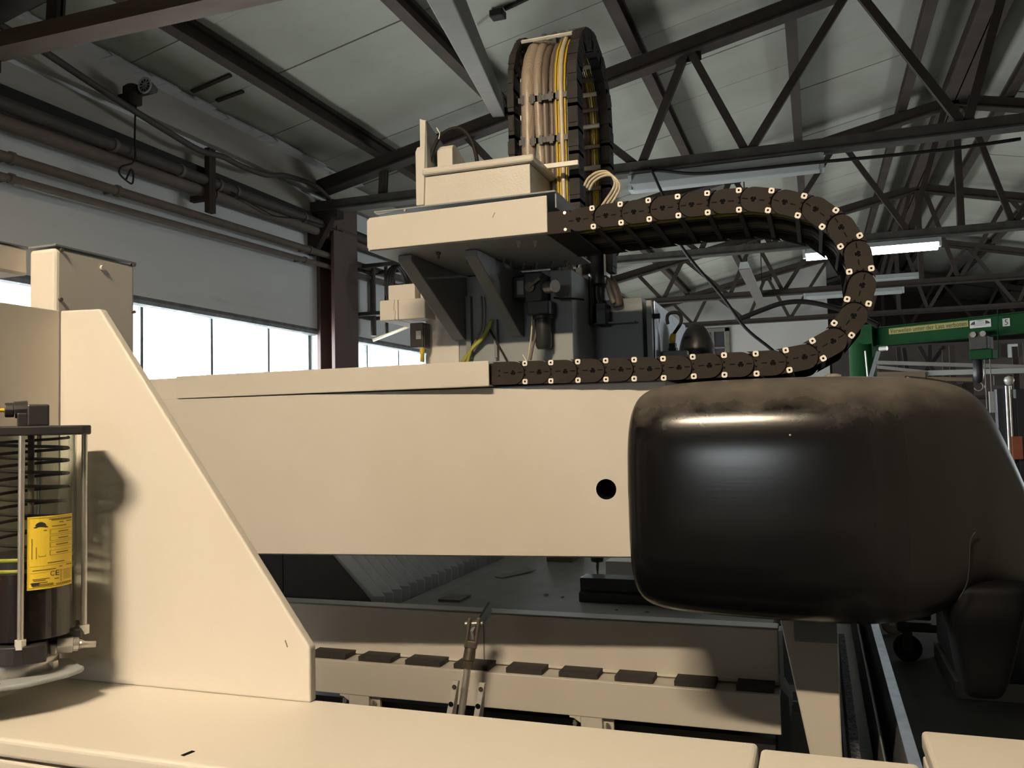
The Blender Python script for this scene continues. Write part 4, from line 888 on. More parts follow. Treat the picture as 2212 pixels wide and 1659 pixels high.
# end plate and its hook at the right end of the rails
a = atY(1688, 1420, YL+0.06)
pts = [(xr+0.004, zu1), (xr+0.016, zu1), (xr+0.016, zu0+0.02), (xr+0.048, zu0-0.035), (xr+0.048, zl0+0.07), (xr+0.034, zl0+0.05), (xr+0.034, zu0-0.04), (xr+0.004, zu0-0.005)]
obj('rail_end_plate', MB().prism(pts, 'y', YL+0.08, YL+0.17), GREYP, bed, bevel=0.002)
p = atY(1706, 1524, YL+0.10); obj('end_bolt', MB().cyl((xr+0.045, p.y, p.z), (xr+0.085, p.y, p.z), 0.022, 6).cyl((xr+0.085, p.y, p.z), (xr+0.105, p.y, p.z), 0.011, 10), DARKST, bed)
# tapered standing leg at the right end
YG = 3.28
P_ = [atY(*q, YG) for q in ((1683,1330),(1806,1330),(1822,1655),(1755,1655))]
ang = [(P_[0].x, P_[0].z+0.002), (P_[1].x, P_[0].z+0.002), (P_[2].x, 0.05), (P_[3].x+0.035, 0.05), (P_[3].x, P_[3].z)]
obj('tapered_leg', MB().prism(ang, 'y', YG, YG+0.03), CREAM, bed, bevel=0.006)
obj('leg_post', MB().box(P_[1].x-0.008, P_[1].x, YG+0.03, YG+0.30, 0.0, 0.83).box(P_[3].x+0.03, P_[1].x, YG-0.02, YG+0.30, 0.0, 0.05), GREYP, bed)
obj('leg_rear', MB().box(xr+0.03, xr+0.11, 3.86, 3.96, 0.0, 0.46), GREYD, bed)
# table plate, bellows, spindle nose
ZB = 0.72
obj('table_plate', MB().box(-1.93, xr-0.03, YR+0.12, 8.4, ZB-0.05, ZB), BEDM, bed)
obj('table_body', MB().box(-1.80, xr-0.10, 4.1, 8.3, 0.0, ZB-0.05), GREYD, bed)
obj('guide_strip', MB().box(-2.08, -1.93, YR+0.13, 8.4, ZB-0.075, ZB-0.02), DUSTSH, bed)
p = atZ(1030, 1222, ZB); obj('bed_bracket', MB().box(-1.86, -1.74, 4.05, 4.2, ZB+0.001, ZB+0.012), DARKST, bed)
bw = thing('bellows', 'grey folded metal bellows sloping beside the dusty machine table', 'bellows', (-2.3, 4.6, 0.60))
fold = None; y = 3.86; k = 0
while y < 6.9:
    if fold is None:
        pts = [(-2.09, 0.665), (-2.09, 0.765), (-2.56, 1.25), (-2.62, 1.25), (-2.62, 0.665)]
        m = MB()
        n_ = len(pts); cxx, czz = -2.36, 0.80
        inner = [(px_ + (cxx-px_)*0.15, pz_ + (czz-pz_)*0.22) for px_, pz_ in pts]
        a_ = [(p_[0], 0.0, p_[1]) for p_ in inner]; b_ = [(p_[0], 0.042, p_[1]) for p_ in pts]; c_ = [(p_[0], 0.050, p_[1]) for p_ in pts]; d_ = [(p_[0], 0.092, p_[1]) for p_ in inner]
        vs = a_ + b_ + c_ + d_
        fs = [(L*n_+i, L*n_+(i+1) % n_, (L+1)*n_+(i+1) % n_, (L+1)*n_+i) for L in range(3) for i in range(n_)] + [tuple(range(n_))[::-1], tuple(3*n_+i for i in range(n_))]
        m.add(vs, fs); fold = mesh_of('fold', m, BELLOW, Vector((0,0,0)))
    o = bpy.data.objects.new('fold', fold); place(o, bw, (0, y, 0)); y += 0.094
obj('end_frame', MB().prism([(-2.13,0.66),(-2.13,0.74),(-2.58,1.20),(-2.64,1.20),(-2.64,0.62)], 'y', 3.835, 3.855), BLACK, bw)
obj('side_cover', MB().box(-3.3, -2.645, 3.835, 6.9, 0.60, 1.24), BLACK, bw)
p = atY(1291, 1243, 4.75); q = atY(1291, 1196, 4.75)
sn = thing('drill_spindle', 'small dark pointed drilling spindle hanging under the beam over the table', 'spindle', (p.x, 4.75, p.z))
hh = q.z + 0.12 - p.z
obj('chuck', MB().lathe([(0.004,0.0),(0.007,0.03),(0.010,0.055),(0.011,0.075)], p, 'z', 12), DARKST, sn, smooth=True)
obj('nose', MB().lathe([(0.011,0.0751),(0.034,0.078),(0.038,0.10),(0.034,0.125),(0.030,0.128)], p, 'z', 16), BLACK, sn, smooth=True)
obj('spindle_shaft', MB().box(p.x-0.038, p.x+0.038, 4.72, 4.78, p.z+0.130, zb2-0.02 if False else p.z+0.60), BLACK, sn)
obj('spindle_arm', MB().box(p.x-0.05, p.x+0.05, 4.40, 4.80, p.z+0.60, p.z+0.75), GREYD, sn)
p, q = atZ(1177, 1215, ZB), atZ(1236, 1215, ZB); Yb = q.y
obj('olive_block', MB().box(p.x, q.x, Yb, Yb+0.3, ZB, ZB+0.12), mat('olive_paint', (0.10,0.085,0.045), 0.7), label='small olive-brown block on the machine table behind the beam', cat='block', bevel=0.004)
p = atZ(1308, 1252, ZB); obj('pale_block', MB().box(p.x, p.x+0.42, p.y, p.y+0.62, ZB, ZB+0.105), CREAM, label='pale grey rectangular block lying on the machine table beside the black hood', cat='block', bevel=0.004)
p, q = atZ(1246, 1300, ZB), atZ(1400, 1309, ZB)
m = MB().prism([(p.y, ZB), (p.y+0.16, ZB), (p.y+0.16, ZB+0.115), (p.y+0.03, ZB+0.115), (p.y+0.03, ZB+0.055), (p.y, ZB+0.045)], 'x', p.x+0.01, p.x+0.62)
obj('clamp_block', m, BLACK, label='flat black clamp block on the machine table under the hood corner', cat='clamp', bevel=0.004)
for (px, py, r) in ((1330,1318,0.012),(1180,1285,0.014),(1215,1290,0.010),(1395,1322,0.012)):
    p = atZ(px, py, ZB)
    if p.y > YR+0.15: obj('debris', MB().lathe([(r,0),(r*0.8,r*0.5),(r*0.2,r*0.6)], (p.x, p.y, ZB), 'z', 7), CONC2, bed)
p = atZ(1110, 1243, ZB); obj('scrap_sheet', MB().bar((p.x-0.06, p.y-0.10, ZB+0.004), (p.x+0.06, p.y+0.16, ZB+0.012), 0.07, 0.004), CONC2, label='small pale scrap strip lying on the machine table beside the bellows', cat='scrap')

# piston rod with clevis and its two lugs
YP = 3.35
cr = thing('clevis_rod', 'steel piston rod with dark clevis head standing in front of the rails', 'piston rod', atY(993, 1600, YP))
A_, B_ = atY(992, 1575, YP), atY(1010, 1444, YP+0.05)
obj('rod', MB().cyl((A_.x, A_.y, 0.05), A_, 0.016, 14).cyl(A_, B_, 0.0155, 14), STEEL, cr, smooth=True, auto=True)
D_ = (B_ - A_).normalized(); E0 = B_
obj('lock_nut', MB().cyl(E0, E0+D_*0.035, 0.022, 6), DARKST, cr)
obj('clevis_neck', MB().cyl(E0+D_*0.035, E0+D_*0.085, 0.027, 14, 0.024), DARKST, cr, smooth=True, auto=True)
C0 = E0 + D_*0.085; sdx = Vector((0.9, 0.35, 0)).normalized()
for s in (-1, 1): 
    o_ = obj('clevis_fork', MB().bar(C0 + sdx*s*0.020, C0 + sdx*s*0.020 + D_*0.125, 0.016, 0.045, up=tuple(sdx.cross(D_))), DARKST, cr, bevel=0.006)
obj('clevis_base', MB().bar(C0 - D_*0.002, C0 + D_*0.03, 0.055, 0.045, up=tuple(sdx.cross(D_))), DARKST, cr, bevel=0.005)
obj('clevis_pin', MB().cyl(C0 + D_*0.10 - sdx*0.038, C0 + D_*0.10 + sdx*0.038, 0.011, 10), STEEL, cr, smooth=True, auto=True)
obj('eye_lug', MB().bar(C0 + D_*0.05, C0 + D_*0.12 + Vector((0.01, 0.16, 0.02)), 0.014, 0.05, up=tuple(D_)), GREYP, cr, bevel=0.003)
for k, (q0, q1, q2, q3) in enumerate((((978,1470),(990,1471),(962,1552),(975,1556)), ((1035,1475),(1047,1476),(1021,1556),(1033,1560)))):
    Yk = 3.30
    a, b, c, d = [atY(*q, Yk) for q in (q0, q1, q2, q3)]
    ex = (c - a)*1.6; low = [a + ex, b + ex]
    m = MB(); fr = [a, b, b+ex, a+ex]; bk = [Vector((v.x+0.002, v.y+(0.012 if i < 2 else 0.075), v.z)) for i, v in enumerate(fr)]
    m.add(fr + bk, [(0,1,2,3),(4,7,6,5),(0,4,5,1),(1,5,6,2),(2,6,7,3),(3,7,4,0)])
    lug = obj('pivot_lug', m, ALU, bevel=0.0015, label=('left' if k == 0 else 'right')+' pale aluminium lug with two holes beside the piston rod', cat='lug', group='aluminium lugs at the piston rod')
    for (f, rr_) in ((0.17, 0.010), (0.62, 0.011)):
        cc = (a + b)/2 + (c - a)*f/1.0
        fn = Vector((0,-1,0))
        obj('lug_hole', MB().cyl(cc + Vector((0,0.004,0)), cc + fn*0.0012, rr_, 14), BLACKM, lug)
        if f < 0.3: obj('socket_screw', MB().cyl(cc + fn*0.001, cc + fn*0.004, rr_*0.8, 12).cyl(cc + fn*0.004, cc + fn*0.0045, rr_*0.4, 6), DARKST, lug)
    obj('lug_foot', MB().box((a+ex).x-0.01, (b+ex).x+0.01, Yk, Yk+0.1, 0.0, (a+ex).z+0.01), GREYD, lug)

# ---- rail running away on the right, with belt and channel
sr = thing('side_rail', 'pale steel angle rail running away past the hood on the right', 'rail', (0.25, 5.0, 0.0))
obj('angle_top', MB().box(0.236, 0.276, 2.2, 7.4, 0.494, 0.50), GALV, sr, bevel=0.001)
obj('angle_web', MB().box(0.236, 0.242, 2.2, 7.4, 0.12, 0.494), GREYD, sr)
obj('channel_wall', MB().box(0.18, 0.186, 2.2, 7.4, 0.12, 0.40), GREYD, sr)
obj('channel_floor', MB().box(0.06, 0.27, 2.2, 7.4, 0.0, 0.12), DARKST, sr)
GRIT = mat('grit_belt', (0.05,0.053,0.06), 0.8, col2=(0.20,0.215,0.24), scale=85, amt=1.6, detail=2, bump=0.8, bscale=90)
p = atZ(1830, 1600, 0.36); obj('grit_belt', MB().box(0.075, 0.108, 2.2, 5.4, 0.12, 0.36), GRIT, sr)

# ================================================================== FOREGROUND
ZT = 1.1146
def cover(name, x0, x1, y0, y1, lab, parent=None):
    t = thing(name, lab, 'cover', ((x0+x1)/2, (y0+y1)/2, 0.0), 'cream machine covers in front')
    zf = atY(40, 1650, y0).z
    m = MB().box(x0, x1, y0, y1, ZT-0.031, ZT)
    obj('cover_top', m, CREAM, t, bevel=0.007, seg=3)
    obj('cover_body', MB().box(x0+0.0, x1, y0+0.003, y1-0.01, 0.62, ZT-0.036), CREAM, t, bevel=0.003)
    obj('cover_post', MB().box(x0+0.05, x1-0.05, y0+0.08, y1-0.08, 0.0, 0.62), GREYD, t)
    return t
gc = cover('machine_cover', -2.3, -0.1015, 1.055, 1.372, 'long cream machine cover in front, with the pump and plate standing on it')
cover('machine_cover', -0.0965, 0.118, 1.055, 1.352, 'short cream machine cover right of the narrow joint at the bottom')
cover('machine_cover', 0.136, 0.9, 1.0, 1.497, 'cream machine cover at the bottom right corner, nearest the rail')
p, q = atZ(394, 1633, ZT), atZ(418, 1623, ZT)
obj('cover_slot', MB().bar((p.x, p.y, ZT+0.0002), (q.x, q.y, ZT+0.0002), 0.007, 0.0016), BLACKM, gc)
# big tapered plate with its return
YQ = 1.35
pl = thing('tapered_plate', 'big cream plate with slanted right edge standing on the front cover', 'plate', (-1.2, YQ, ZT))
def q2(px, py): p = atY(px, py, YQ); return (p.x, p.z)
A_, B_, C_, D_, E_ = q2(124,1470), q2(131,671), q2(214,667), q2(669,1400), q2(670,1515)
xl = -1.466
obj('plate', MB().prism([(xl, ZT), (xl, B_[1]), (C_[0], B_[1]-0.003), (D_[0], D_[1]), (E_[0], ZT)], 'y', YQ, YQ+0.021), CREAM, pl, bevel=0.004, seg=3)
p_, q_ = atY(616, 1383, YQ-0.0003), atY(621, 1398, YQ-0.0003); obj('scuff', MB().bar(p_, q_, 0.0022, 0.0005, up=(0,1,0)), HOSED, pl)
obj('side_plate', MB().box(xl-0.02, xl, 0.45, YQ-0.0005, ZT, B_[1]), CREAM, pl, bevel=0.002)
# cream gear box behind the plate
xb_ = -1.56; y0_, y1_ = atX(120, 527, xb_).y, atX(292, 569, xb_).y; zbx = atX(120, 527, xb_).z
gb = thing('gear_box', 'tall cream box with cap screws behind the slanted plate', 'box', (xb_-0.1, y0_+0.1, 0.0))
xq = atY(62, 533, y0_).x
obj('box_body', MB().box(xq, xb_, y0_, y1_, 1.2, zbx-0.006), CREAM, gb, bevel=0.010, seg=3)
obj('box_lid', MB().box(xq-0.005, xb_+0.002, y0_-0.002, y1_+0.002, zbx-0.004, zbx), GREYD, gb)
zu = atX(60, 596, xq).z
obj('box_wing', MB().box(xq-0.42, xq, 0.9, y0_-0.001, zu, zbx-0.004), CREAM, gb, bevel=0.006)
obj('wing_lid', MB().box(xq-0.42, xq+0.001, 0.9, y0_-0.002, zbx-0.003, zbx), GREYD, gb)
obj('box_foot', MB().box(xq+0.02, xb_-0.02, y0_+0.02, y1_-0.02, 0.0, 1.2), GREYD, gb)
for px, py in ((131,540),(129,647),(287,573),(287,674)):
    p = atX(px, py, xb_); obj('cap_screw', MB().cyl((xb_-0.004, p.y, p.z), (xb_+0.006, p.y, p.z), 0.0042, 10), DARKST, gb, smooth=True, auto=True)
p = atX(220, 579, xb_); obj('plug', MB().cyl((xb_-0.002, p.y, p.z), (xb_+0.005, p.y, p.z), 0.0065, 12), CREAM, gb, smooth=True, auto=True)
for x_, y_ in ((xq+0.03, y0_+0.02), (xb_-0.02, y0_+0.02), (xb_-0.02, y1_-0.02)):
    obj('lid_screw', MB().cyl((x_, y_, zbx), (x_, y_, zbx+0.006), 0.0042, 8), STEEL, gb, smooth=True, auto=True)

# grease pump
YA = 1.205
ax = atY(67, 1000, YA).x; RC = 0.0757
dv = Vector((-ax, -YA, 0)).normalized(); rv = Vector((-dv.y, dv.x, 0))      # towards the open side of the pump, and across it
AX = Vector((ax, YA, 0))
gp = thing('grease_pump', 'clear cylinder grease pump with spring and yellow label on the front cover', 'pump', (ax, YA, ZT))
zz = lambda py: atY(67, py, YA).z
def off(r_, d_, z): v = AX + rv*r_ + dv*d_; return Vector((v.x, v.y, z))
zc1, zc0, zb1 = zz(921), zz(941), zz(1368)
cc = [(-0.096,-0.07),(-0.07,-0.084),(0.074,-0.084),(0.097,-0.064),(0.097,0.05),(0.086,0.066),(-0.086,0.066),(-0.096,0.05)]
cap = [((off(a, -b, 0)).x, (off(a, -b, 0)).y) for a, b in [(-0.097,-0.060),(-0.080,-0.078),(0.084,-0.078),(0.097,-0.064),(0.097,0.035),(0.06,0.075),(-0.06,0.075),(-0.097,0.035)]]
obj('cap', MB().prism(cap, 'z', zc0, zc1), BLACK, gp, bevel=0.003)
tb = MB(); nn = 48
for k in range(nn):
    a0, a1 = 2*math.pi*k/nn, 2*math.pi*(k+1)/nn
    tb.add([(ax+RC*math.cos(a), YA+RC*math.sin(a), z) for z in (zb1, zc0) for a in (a0, a1)], [(0,1,3,2)])
obj('clear_cylinder', tb, ACRYL, gp, smooth=True)
zg = zz(1230)
obj('grease', MB().lathe([(RC-0.004, zb1), (RC-0.004, zg)], (ax, YA, 0), 'z', 36), GREASE, gp, smooth=True, auto=True)
obj('follower', MB().lathe([(RC-0.004, zg+0.0005), (RC-0.004, zz(1194)), (0.03, zz(1188))], (ax, YA, 0), 'z', 36), BLACK, gp, smooth=True, auto=True)
for py in (1199, 1222): obj('follower_ring', MB().lathe([(RC-0.0038, zz(py)-0.0035), (RC-0.0028, zz(py)), (RC-0.0038, zz(py)+0.0035)], (ax, YA, 0), 'z', 36), PISTY, gp, smooth=True)
hp = []; z_a, z_b = zz(946), zz(1190); tn = 8.3
for k in range(int(tn*20)+1):
    f = k/(tn*20); a = 2*math.pi*tn*f + 0.6; zf = z_a + (z_b - z_a)*(f**1.12); hp.append((ax + 0.062*math.cos(a), YA + 0.062*math.sin(a), zf))
obj('spring', MB().tube(hp, 0.0030, 6), WIRE, gp, smooth=True)
obj('guide_rod', MB().cyl((ax, YA, zz(1190)), (ax, YA, zc0), 0.0055, 10), HOSED, gp, smooth=True)
for a, b in ((-0.0145, 0.080), (0.0885, 0.012), (-0.088, -0.01), (0.015, -0.078)):
    obj('tie_rod', MB().cyl(off(a, b, zb1-0.006), off(a, b, zc0), 0.0052, 10), STEEL, gp, smooth=True, auto=True)
    obj('rod_nut', MB().cyl(off(a, b, zb1-0.010), off(a, b, zb1+0.006), 0.0095, 6), ALU, gp)
zba, zbb = zz(1374), zz(1412)
bp_ = []
for k in range(31): a = math.radians(90-66 + (180+66)*k/30); bp_.append((0.089*math.cos(a), 0.089*math.sin(a)))
bp_ = [(r_, d_) for r_, d_ in bp_ if r_ < 0.0365] + [(-0.05, -0.07), (0.0365, -0.07)]
obj_base = MB().prism([(off(r_, d_, 0).x, off(r_, d_, 0).y) for r_, d_ in bp_], 'z', zbb, zba)
obj('base_ring', obj_base, BLACK, gp, bevel=0.002)
def obox(r0, r1, d0, d1, z0, z1):
    return MB().prism([(off(r_, d_, 0).x, off(r_, d_, 0).y) for r_, d_ in ((r0,d0),(r1,d0),(r1,d1),(r0,d1))], 'z', z0, z1)
obj('base_block', obox(0.030, 0.084, -0.06, 0.03, zz(1388), zz(1364)), BLACK, gp, bevel=0.003)
# label wrapped on the cylinder
a0, a1 = math.radians(-4), math.radians(61); RL = RC + 0.0007
pf = off(0.03, RC, 0); zl_0 = zz(1262); zl_1 = zz(1110)
def onl(u, w, o_=0.0): a = a0 + u/RL; v = AX + rv*((RL+o_)*math.sin(a)) + dv*((RL+o_)*math.cos(a)); return Vector((v.x, v.y, zl_0 + w))
LW, LH = (a1-a0)*RL, zl_1 - zl_0
m = MB(); n_ = 16
for k in range(n_): m.add([onl(LW*k/n_, 0), onl(LW*(k+1)/n_, 0), onl(LW*(k+1)/n_, LH), onl(LW*k/n_, LH)], [(0,1,2,3)])
lb = obj('label', m, LABY, gp, smooth=True)
m = MB()
def strip(u0, u1, w0, w1, mi=0):
    k_ = max(1, int((u1-u0)/LW*1.0)) if False else max(1, int((u1-u0)*12))
    for k in range(k_):
        ua, ub = u0+(u1-u0)*k/k_, u0+(u1-u0)*(k+1)/k_
        m.add([onl(ua*LW, w0*LH, 0.0004), onl(ub*LW, w0*LH, 0.0004), onl(ub*LW, w1*LH, 0.0004), onl(ua*LW, w1*LH, 0.0004)], [(0,1,2,3)], mi)
strip(0.04,0.96,0.975,0.980); strip(0.04,0.96,0.022,0.027)
for u0, u1, w in ((0.40,0.97,0.945),(0.45,0.97,0.93),(0.62,0.72,0.895),(0.80,0.97,0.900),(0.46,0.80,0.845),(0.38,0.75,0.345),(0.10,0.55,0.255),(0.62,0.70,0.275),(0.80,0.97,0.285),(0.1,0.42,0.135),(0.12,0.34,0.115),(0.10,0.38,0.085),(0.52,0.62,0.115),(0.22,0.50,0.058),(0.1,0.5,0.038)): strip(u0, u1, w, w+0.012)
for w in (0.74, 0.65, 0.56, 0.45):
    strip(0.42,0.98,w,w+0.004); strip(0.42,0.98,w+0.065,w+0.069); strip(0.42,0.43,w,w+0.067); strip(0.55+0.05*(w > 0.6),0.86,w+0.025,w+0.038)
strip(0.66,0.672,0.07,0.24)
for k in range(9): strip(0.72,0.95,0.09+0.017*k,0.094+0.017*k)
for k in range(10): strip(0.56+0.042*k,0.585+0.042*k,0.032,0.058)
strip(0.08,0.094,0.42,0.70); strip(0.16,0.172,0.42,0.58); strip(0.22,0.34,0.445,0.452); strip(0.21,0.218,0.445,0.47); strip(0.335,0.343,0.445,0.47); strip(0.30,0.36,0.80,0.812)
strip(0.05,0.97,0.225,0.228); strip(0.05,0.97,0.315,0.318)
obj('print', m, INKO, lb, kind='stuff')
def lpoly(nm, pts): obj(nm, MB().add([onl(u*LW, w*LH, 0.0006) for u, w in pts], [tuple(range(len(pts)))]), INK, lb)
lpoly('emblem', [(0.12,0.843),(0.38,0.843),(0.38,0.856),(0.33,0.862),(0.35,0.875),(0.32,0.905),(0.27,0.922),(0.22,0.922),(0.17,0.905),(0.14,0.875),(0.17,0.862),(0.12,0.856)])
lpoly('phone_mark', [(0.08,0.055),(0.22,0.055),(0.215,0.078),(0.24,0.085),(0.22,0.097),(0.08,0.097),(0.06,0.085),(0.085,0.078)])
for ch_, u_ in (('C', 0.43), ('E', 0.54)):
    text_part('letter', ch_, 0.085*LW, 0.07*LH, onl(u_*LW, 0.165*LH, 0.0006), (1,0,0), (0,0,1), INK, lb, bend=lambda u, w, u_=u_: onl(u_*LW+u, 0.165*LH+w, 0.0007))
# plug on the cap
def pr2(px, d_):                                           # across-offset of a picture column at the pump
    v = atY(px, 900, YA); return (v - AX).dot(rv) if True else 0
def sc(px): return (px - 67)/1060.0
obj('plug_body', obox(sc(60), sc(98), -0.01, 0.035, zc1, zz(875)), BLACK, gp, bevel=0.003)
obj('plug_side', obox(sc(43), sc(61), -0.005, 0.030, zc1, zz(893)), BLACK, gp, bevel=0.002)
gz = zz(886)
g0, g1, g2, g3 = off(sc(22), 0.012, gz), off(sc(38), 0.012, gz), off(sc(62), 0.012, gz+0.002), off(sc(0), 0.012, gz+0.001)
obj('cable_gland', MB().cyl(g0, g1, 0.0135, 8).cyl(g1, g2, 0.0155, 12), BLACK, gp, bevel=0.0015)
obj('signal_cable', MB().tube(catmull([g0 + rv*0.01, g0 - rv*0.005, g3, g3 - rv*0.05 + Vector((0,0,0.004)), off(-0.17, 0.02, gz+0.01)], 5), 0.0035, 8), YEL, gp, smooth=True)
# outlet nipple and mounting bracket
zn = zz(1395); dn = 0.035
obj('outlet_elbow', obox(sc(100), sc(113), dn-0.012, dn+0.012, zz(1410), zz(1386)), STEEL, gp, bevel=0.003)
obj('outlet_hex', MB().cyl(off(sc(112), dn, zn+0.002), off(sc(140), dn, zn), 0.0155, 6).cyl(off(sc(140), dn, zn), off(sc(150), dn, zn-0.001), 0.0125, 12), STEEL, gp, bevel=0.001)
nb = [off(sc(149), dn, zn-0.001), off(sc(160), dn, zn-0.003), off(sc(181), dn, zn-0.005)]
obj('outlet_nozzle', MB().tube(nb, [0.0105, 0.0065, 0.0060], 12), STEEL, gp, smooth=True)
e_ = (nb[2]-nb[1]).normalized(); obj('nozzle_bore', MB().cyl(nb[2]+e_*0.0004, nb[2]+e_*0.001, 0.0042, 10), BLACKM, gp)
zpl = zz(1447)
rim = [(-0.16,-0.05),(-0.16,0.10),(-0.08,0.118),(0.0,0.112),(0.06,0.085),(0.084,0.060),(0.088,0.045),(0.082,0.030),(0.07,-0.03),(0.04,-0.05)]
obj('mount_plate', MB().prism([(off(a, b, 0).x, off(a, b, 0).y) for a, b in rim], 'z', zpl-0.0045, zpl+0.0045), GREYP, gp, bevel=0.004, seg=3)
obj('mount_neck', MB().lathe([(0.070, zpl+0.004), (0.062, zpl+0.016), (0.072, zbb)], (off(-0.02, 0, 0).x, off(-0.02, 0, 0).y, 0), 'z', 24), STEEL, gp, smooth=True)
obj('mount_leg', obox(-0.15, -0.11, -0.04, -0.01, ZT, zpl-0.003), GREYP, gp, bevel=0.002)
obj('mount_bolt', MB().cyl(off(sc(105), 0.03, zpl+0.004), off(sc(105), 0.03, zpl+0.018), 0.010, 6), STEEL, gp)
p0_, p1_ = off(sc(-12), 0.10, zpl), off(sc(20), 0.092, zpl)
obj('mount_slot', MB().bar((p0_.x, p0_.y, zpl+0.0047), (p1_.x, p1_.y, zpl+0.0047), 0.008, 0.0006), BLACKM, gp)

# ================================================================== BACKGROUND ON THE RIGHT
P0 = Vector((0.79, 12.2, 0)); DC = Vector((1.23, -0.74, 0)).normalized(); NC = Vector((-DC.y*-1 if False else DC.y, -DC.x, 0))
if NC.y > 0: NC = -NC
def atC(px, py, o_=0.0):
    d = ray(px, py); q = P0 + NC*o_; t_ = (q - EYE).dot(NC)/d.dot(NC); return EYE + d*t_
cz1, cz0 = 2.81, 2.56
cn = thing('jib_crane', 'green jib crane with yellow warning sign and white number plate', 'crane', (0.62, 12.3, 0))
def crane_box(s0, s1, o0, o1, z0, z1, mm=GREEN, nm='jib_beam', mb=None):
    m = mb or MB(); pts = [P0 + DC*s0 + NC*o0, P0 + DC*s1 + NC*o0, P0 + DC*s1 + NC*o1, P0 + DC*s0 + NC*o1]
    return m.prism([(p.x, p.y) for p in pts], 'z', z0, z1)
m = crane_box(0, 4.2, -0.005, 0.005, cz0, cz1); crane_box(0, 4.2, -0.07, 0.07, cz1-0.012, cz1, mb=m); crane_box(0, 4.2, -0.07, 0.07, cz0, cz0+0.012, mb=m); obj('jib_beam', m, GREEN, cn)
obj('jib_head', crane_box(-0.40, 0.0, -0.10, 0.085, 2.60, 2.86), GREEN, cn, bevel=0.006)
obj('head_plate', crane_box(-0.012, 0.0, -0.13, 0.11, 2.42, 2.87), GREEN, cn, bevel=0.003)
obj('crane_column', MB().cyl((0.62, 12.38, 0), (0.62, 12.38, 2.62), 0.17, 20), GREEN, cn, smooth=True, auto=True)
p, q = atC(1869, 758, 0.12), atC(1875, 822, 0.12); obj('column_conduit', MB().tube([p, q, (q.x, q.y, 0.3)], 0.012, 6), ALU, cn)
p, q = atC(1897, 762, 0.2), atC(1880, 818, 0.2); obj('brace_strut', MB().bar(p + (p-q)*0.05, q + (q-p)*1.2, 0.05, 0.02, up=(0,1,0)), GALV, cn)
p = atC(1908, 753, 0.1); obj('end_stop', MB().cyl(p - DC*0.05, p + DC*0.05, 0.03, 10), ALU, cn)
def sign(pxs, mm, nm, o_=0.012):
    a, b, c, d = [atC(*q, o_) for q in pxs]; zlo, zhi = (a.z+b.z)/2, (c.z+d.z)/2
    s0, s1 = (a - P0).dot(DC), (b - P0).dot(DC)
    return obj(nm, crane_box(s0, s1, 0.006, 0.011, zlo, zhi), mm, cn), s0, s1, zlo, zhi
sg, s0, s1, zlo, zhi = sign(((1920,721),(2092,707),(2092,693),(1920,709)), SIGNY, 'warning_sign')
o_ = P0 + DC*(s0+(s1-s0)*0.02) + NC*0.0125; o_.z = zlo + (zhi-zlo)*0.16
tag(text_part('lettering', 'Verweilen unter der Last verboten', (s1-s0)*0.96, (zhi-zlo)*0.74, o_, DC, (0,0,1), INK, sg), kind='stuff')
sg, s0, s1, zlo, zhi = sign(((2095,709),(2141,706),(2141,689),(2095,692)), SIGNW, 'maker_plate')
def emb(u0, u1, w0, w1, nm='plate_mark', rnd=False):
    pts = []
    for k in range(14): a = math.pi*k/13; pts.append((u0 + (u1-u0)*(0.5-0.5*math.cos(a)), w0 + (w1-w0)*math.sin(a)))
    v = [P0 + DC*(s0+(s1-s0)*u) + NC*0.0125 + Vector((0,0,zlo+(zhi-zlo)*w)) for u, w in pts]
    obj(nm, MB().add(v, [tuple(range(len(v)))]), INK, sg)
emb(0.04, 0.96, 0.42, 0.95); 
v = [P0 + DC*(s0+(s1-s0)*u) + NC*0.0132 + Vector((0,0,zlo+(zhi-zlo)*w)) for u, w in ((0.26,0.45),(0.74,0.45),(0.74,0.88),(0.26,0.88))]
obj('plate_field', MB().add(v, [(0,1,2,3)]), SIGNW, sg)
for k, (u0, u1, w) in enumerate(((0.32,0.68,0.72),(0.30,0.70,0.54),(0.20,0.80,0.25))):
    v = [P0 + DC*(s0+(s1-s0)*u) + NC*0.0138 + Vector((0,0,zlo+(zhi-zlo)*ww)) for u, ww in ((u0,w),(u1,w),(u1,w+0.07),(u0,w+0.07))]
    obj('plate_line', MB().add(v, [(0,1,2,3)]), GREYD, sg)
sg, s0, s1, zlo, zhi = sign(((2166,705),(2182,704),(2182,687),(2166,688)), SIGNW, 'number_plate')
o_ = P0 + DC*(s0+(s1-s0)*0.28) + NC*0.0125; o_.z = zlo + (zhi-zlo)*0.15
text_part('lettering', '5', (s1-s0)*0.46, (zhi-zlo)*0.70, o_, DC, (0,0,1), INK, sg)
# hoist on the jib
hs = thing('chain_hoist', 'dark chain hoist trolley with hook block hanging from the green jib', 'hoist', atC(2125, 800))
a, b = atC(2103, 760), atC(2140, 716); s0, s1 = (a-P0).dot(DC), (b-P0).dot(DC)
obj('trolley', crane_box(s0, s1, 0.02, 0.12, a.z+0.02, b.z), TRUSSG, hs, bevel=0.01)
obj('trolley_cheek', crane_box(s0+0.02, s1-0.02, -0.12, -0.02, a.z, b.z), TRUSSG, hs, bevel=0.01)
for sx in (0.06, 0.17): p = P0 + DC*(s0+sx); obj('trolley_wheel', MB().cyl(p+NC*0.12+Vector((0,0,cz0+0.03)), p+NC*0.14+Vector((0,0,cz0+0.03)), 0.035, 12), DARKST, hs)
obj('hoist_motor', crane_box(s0-0.02, s1+0.04, -0.09, 0.09, a.z-0.10, a.z+0.015), GREEN, hs, bevel=0.012)
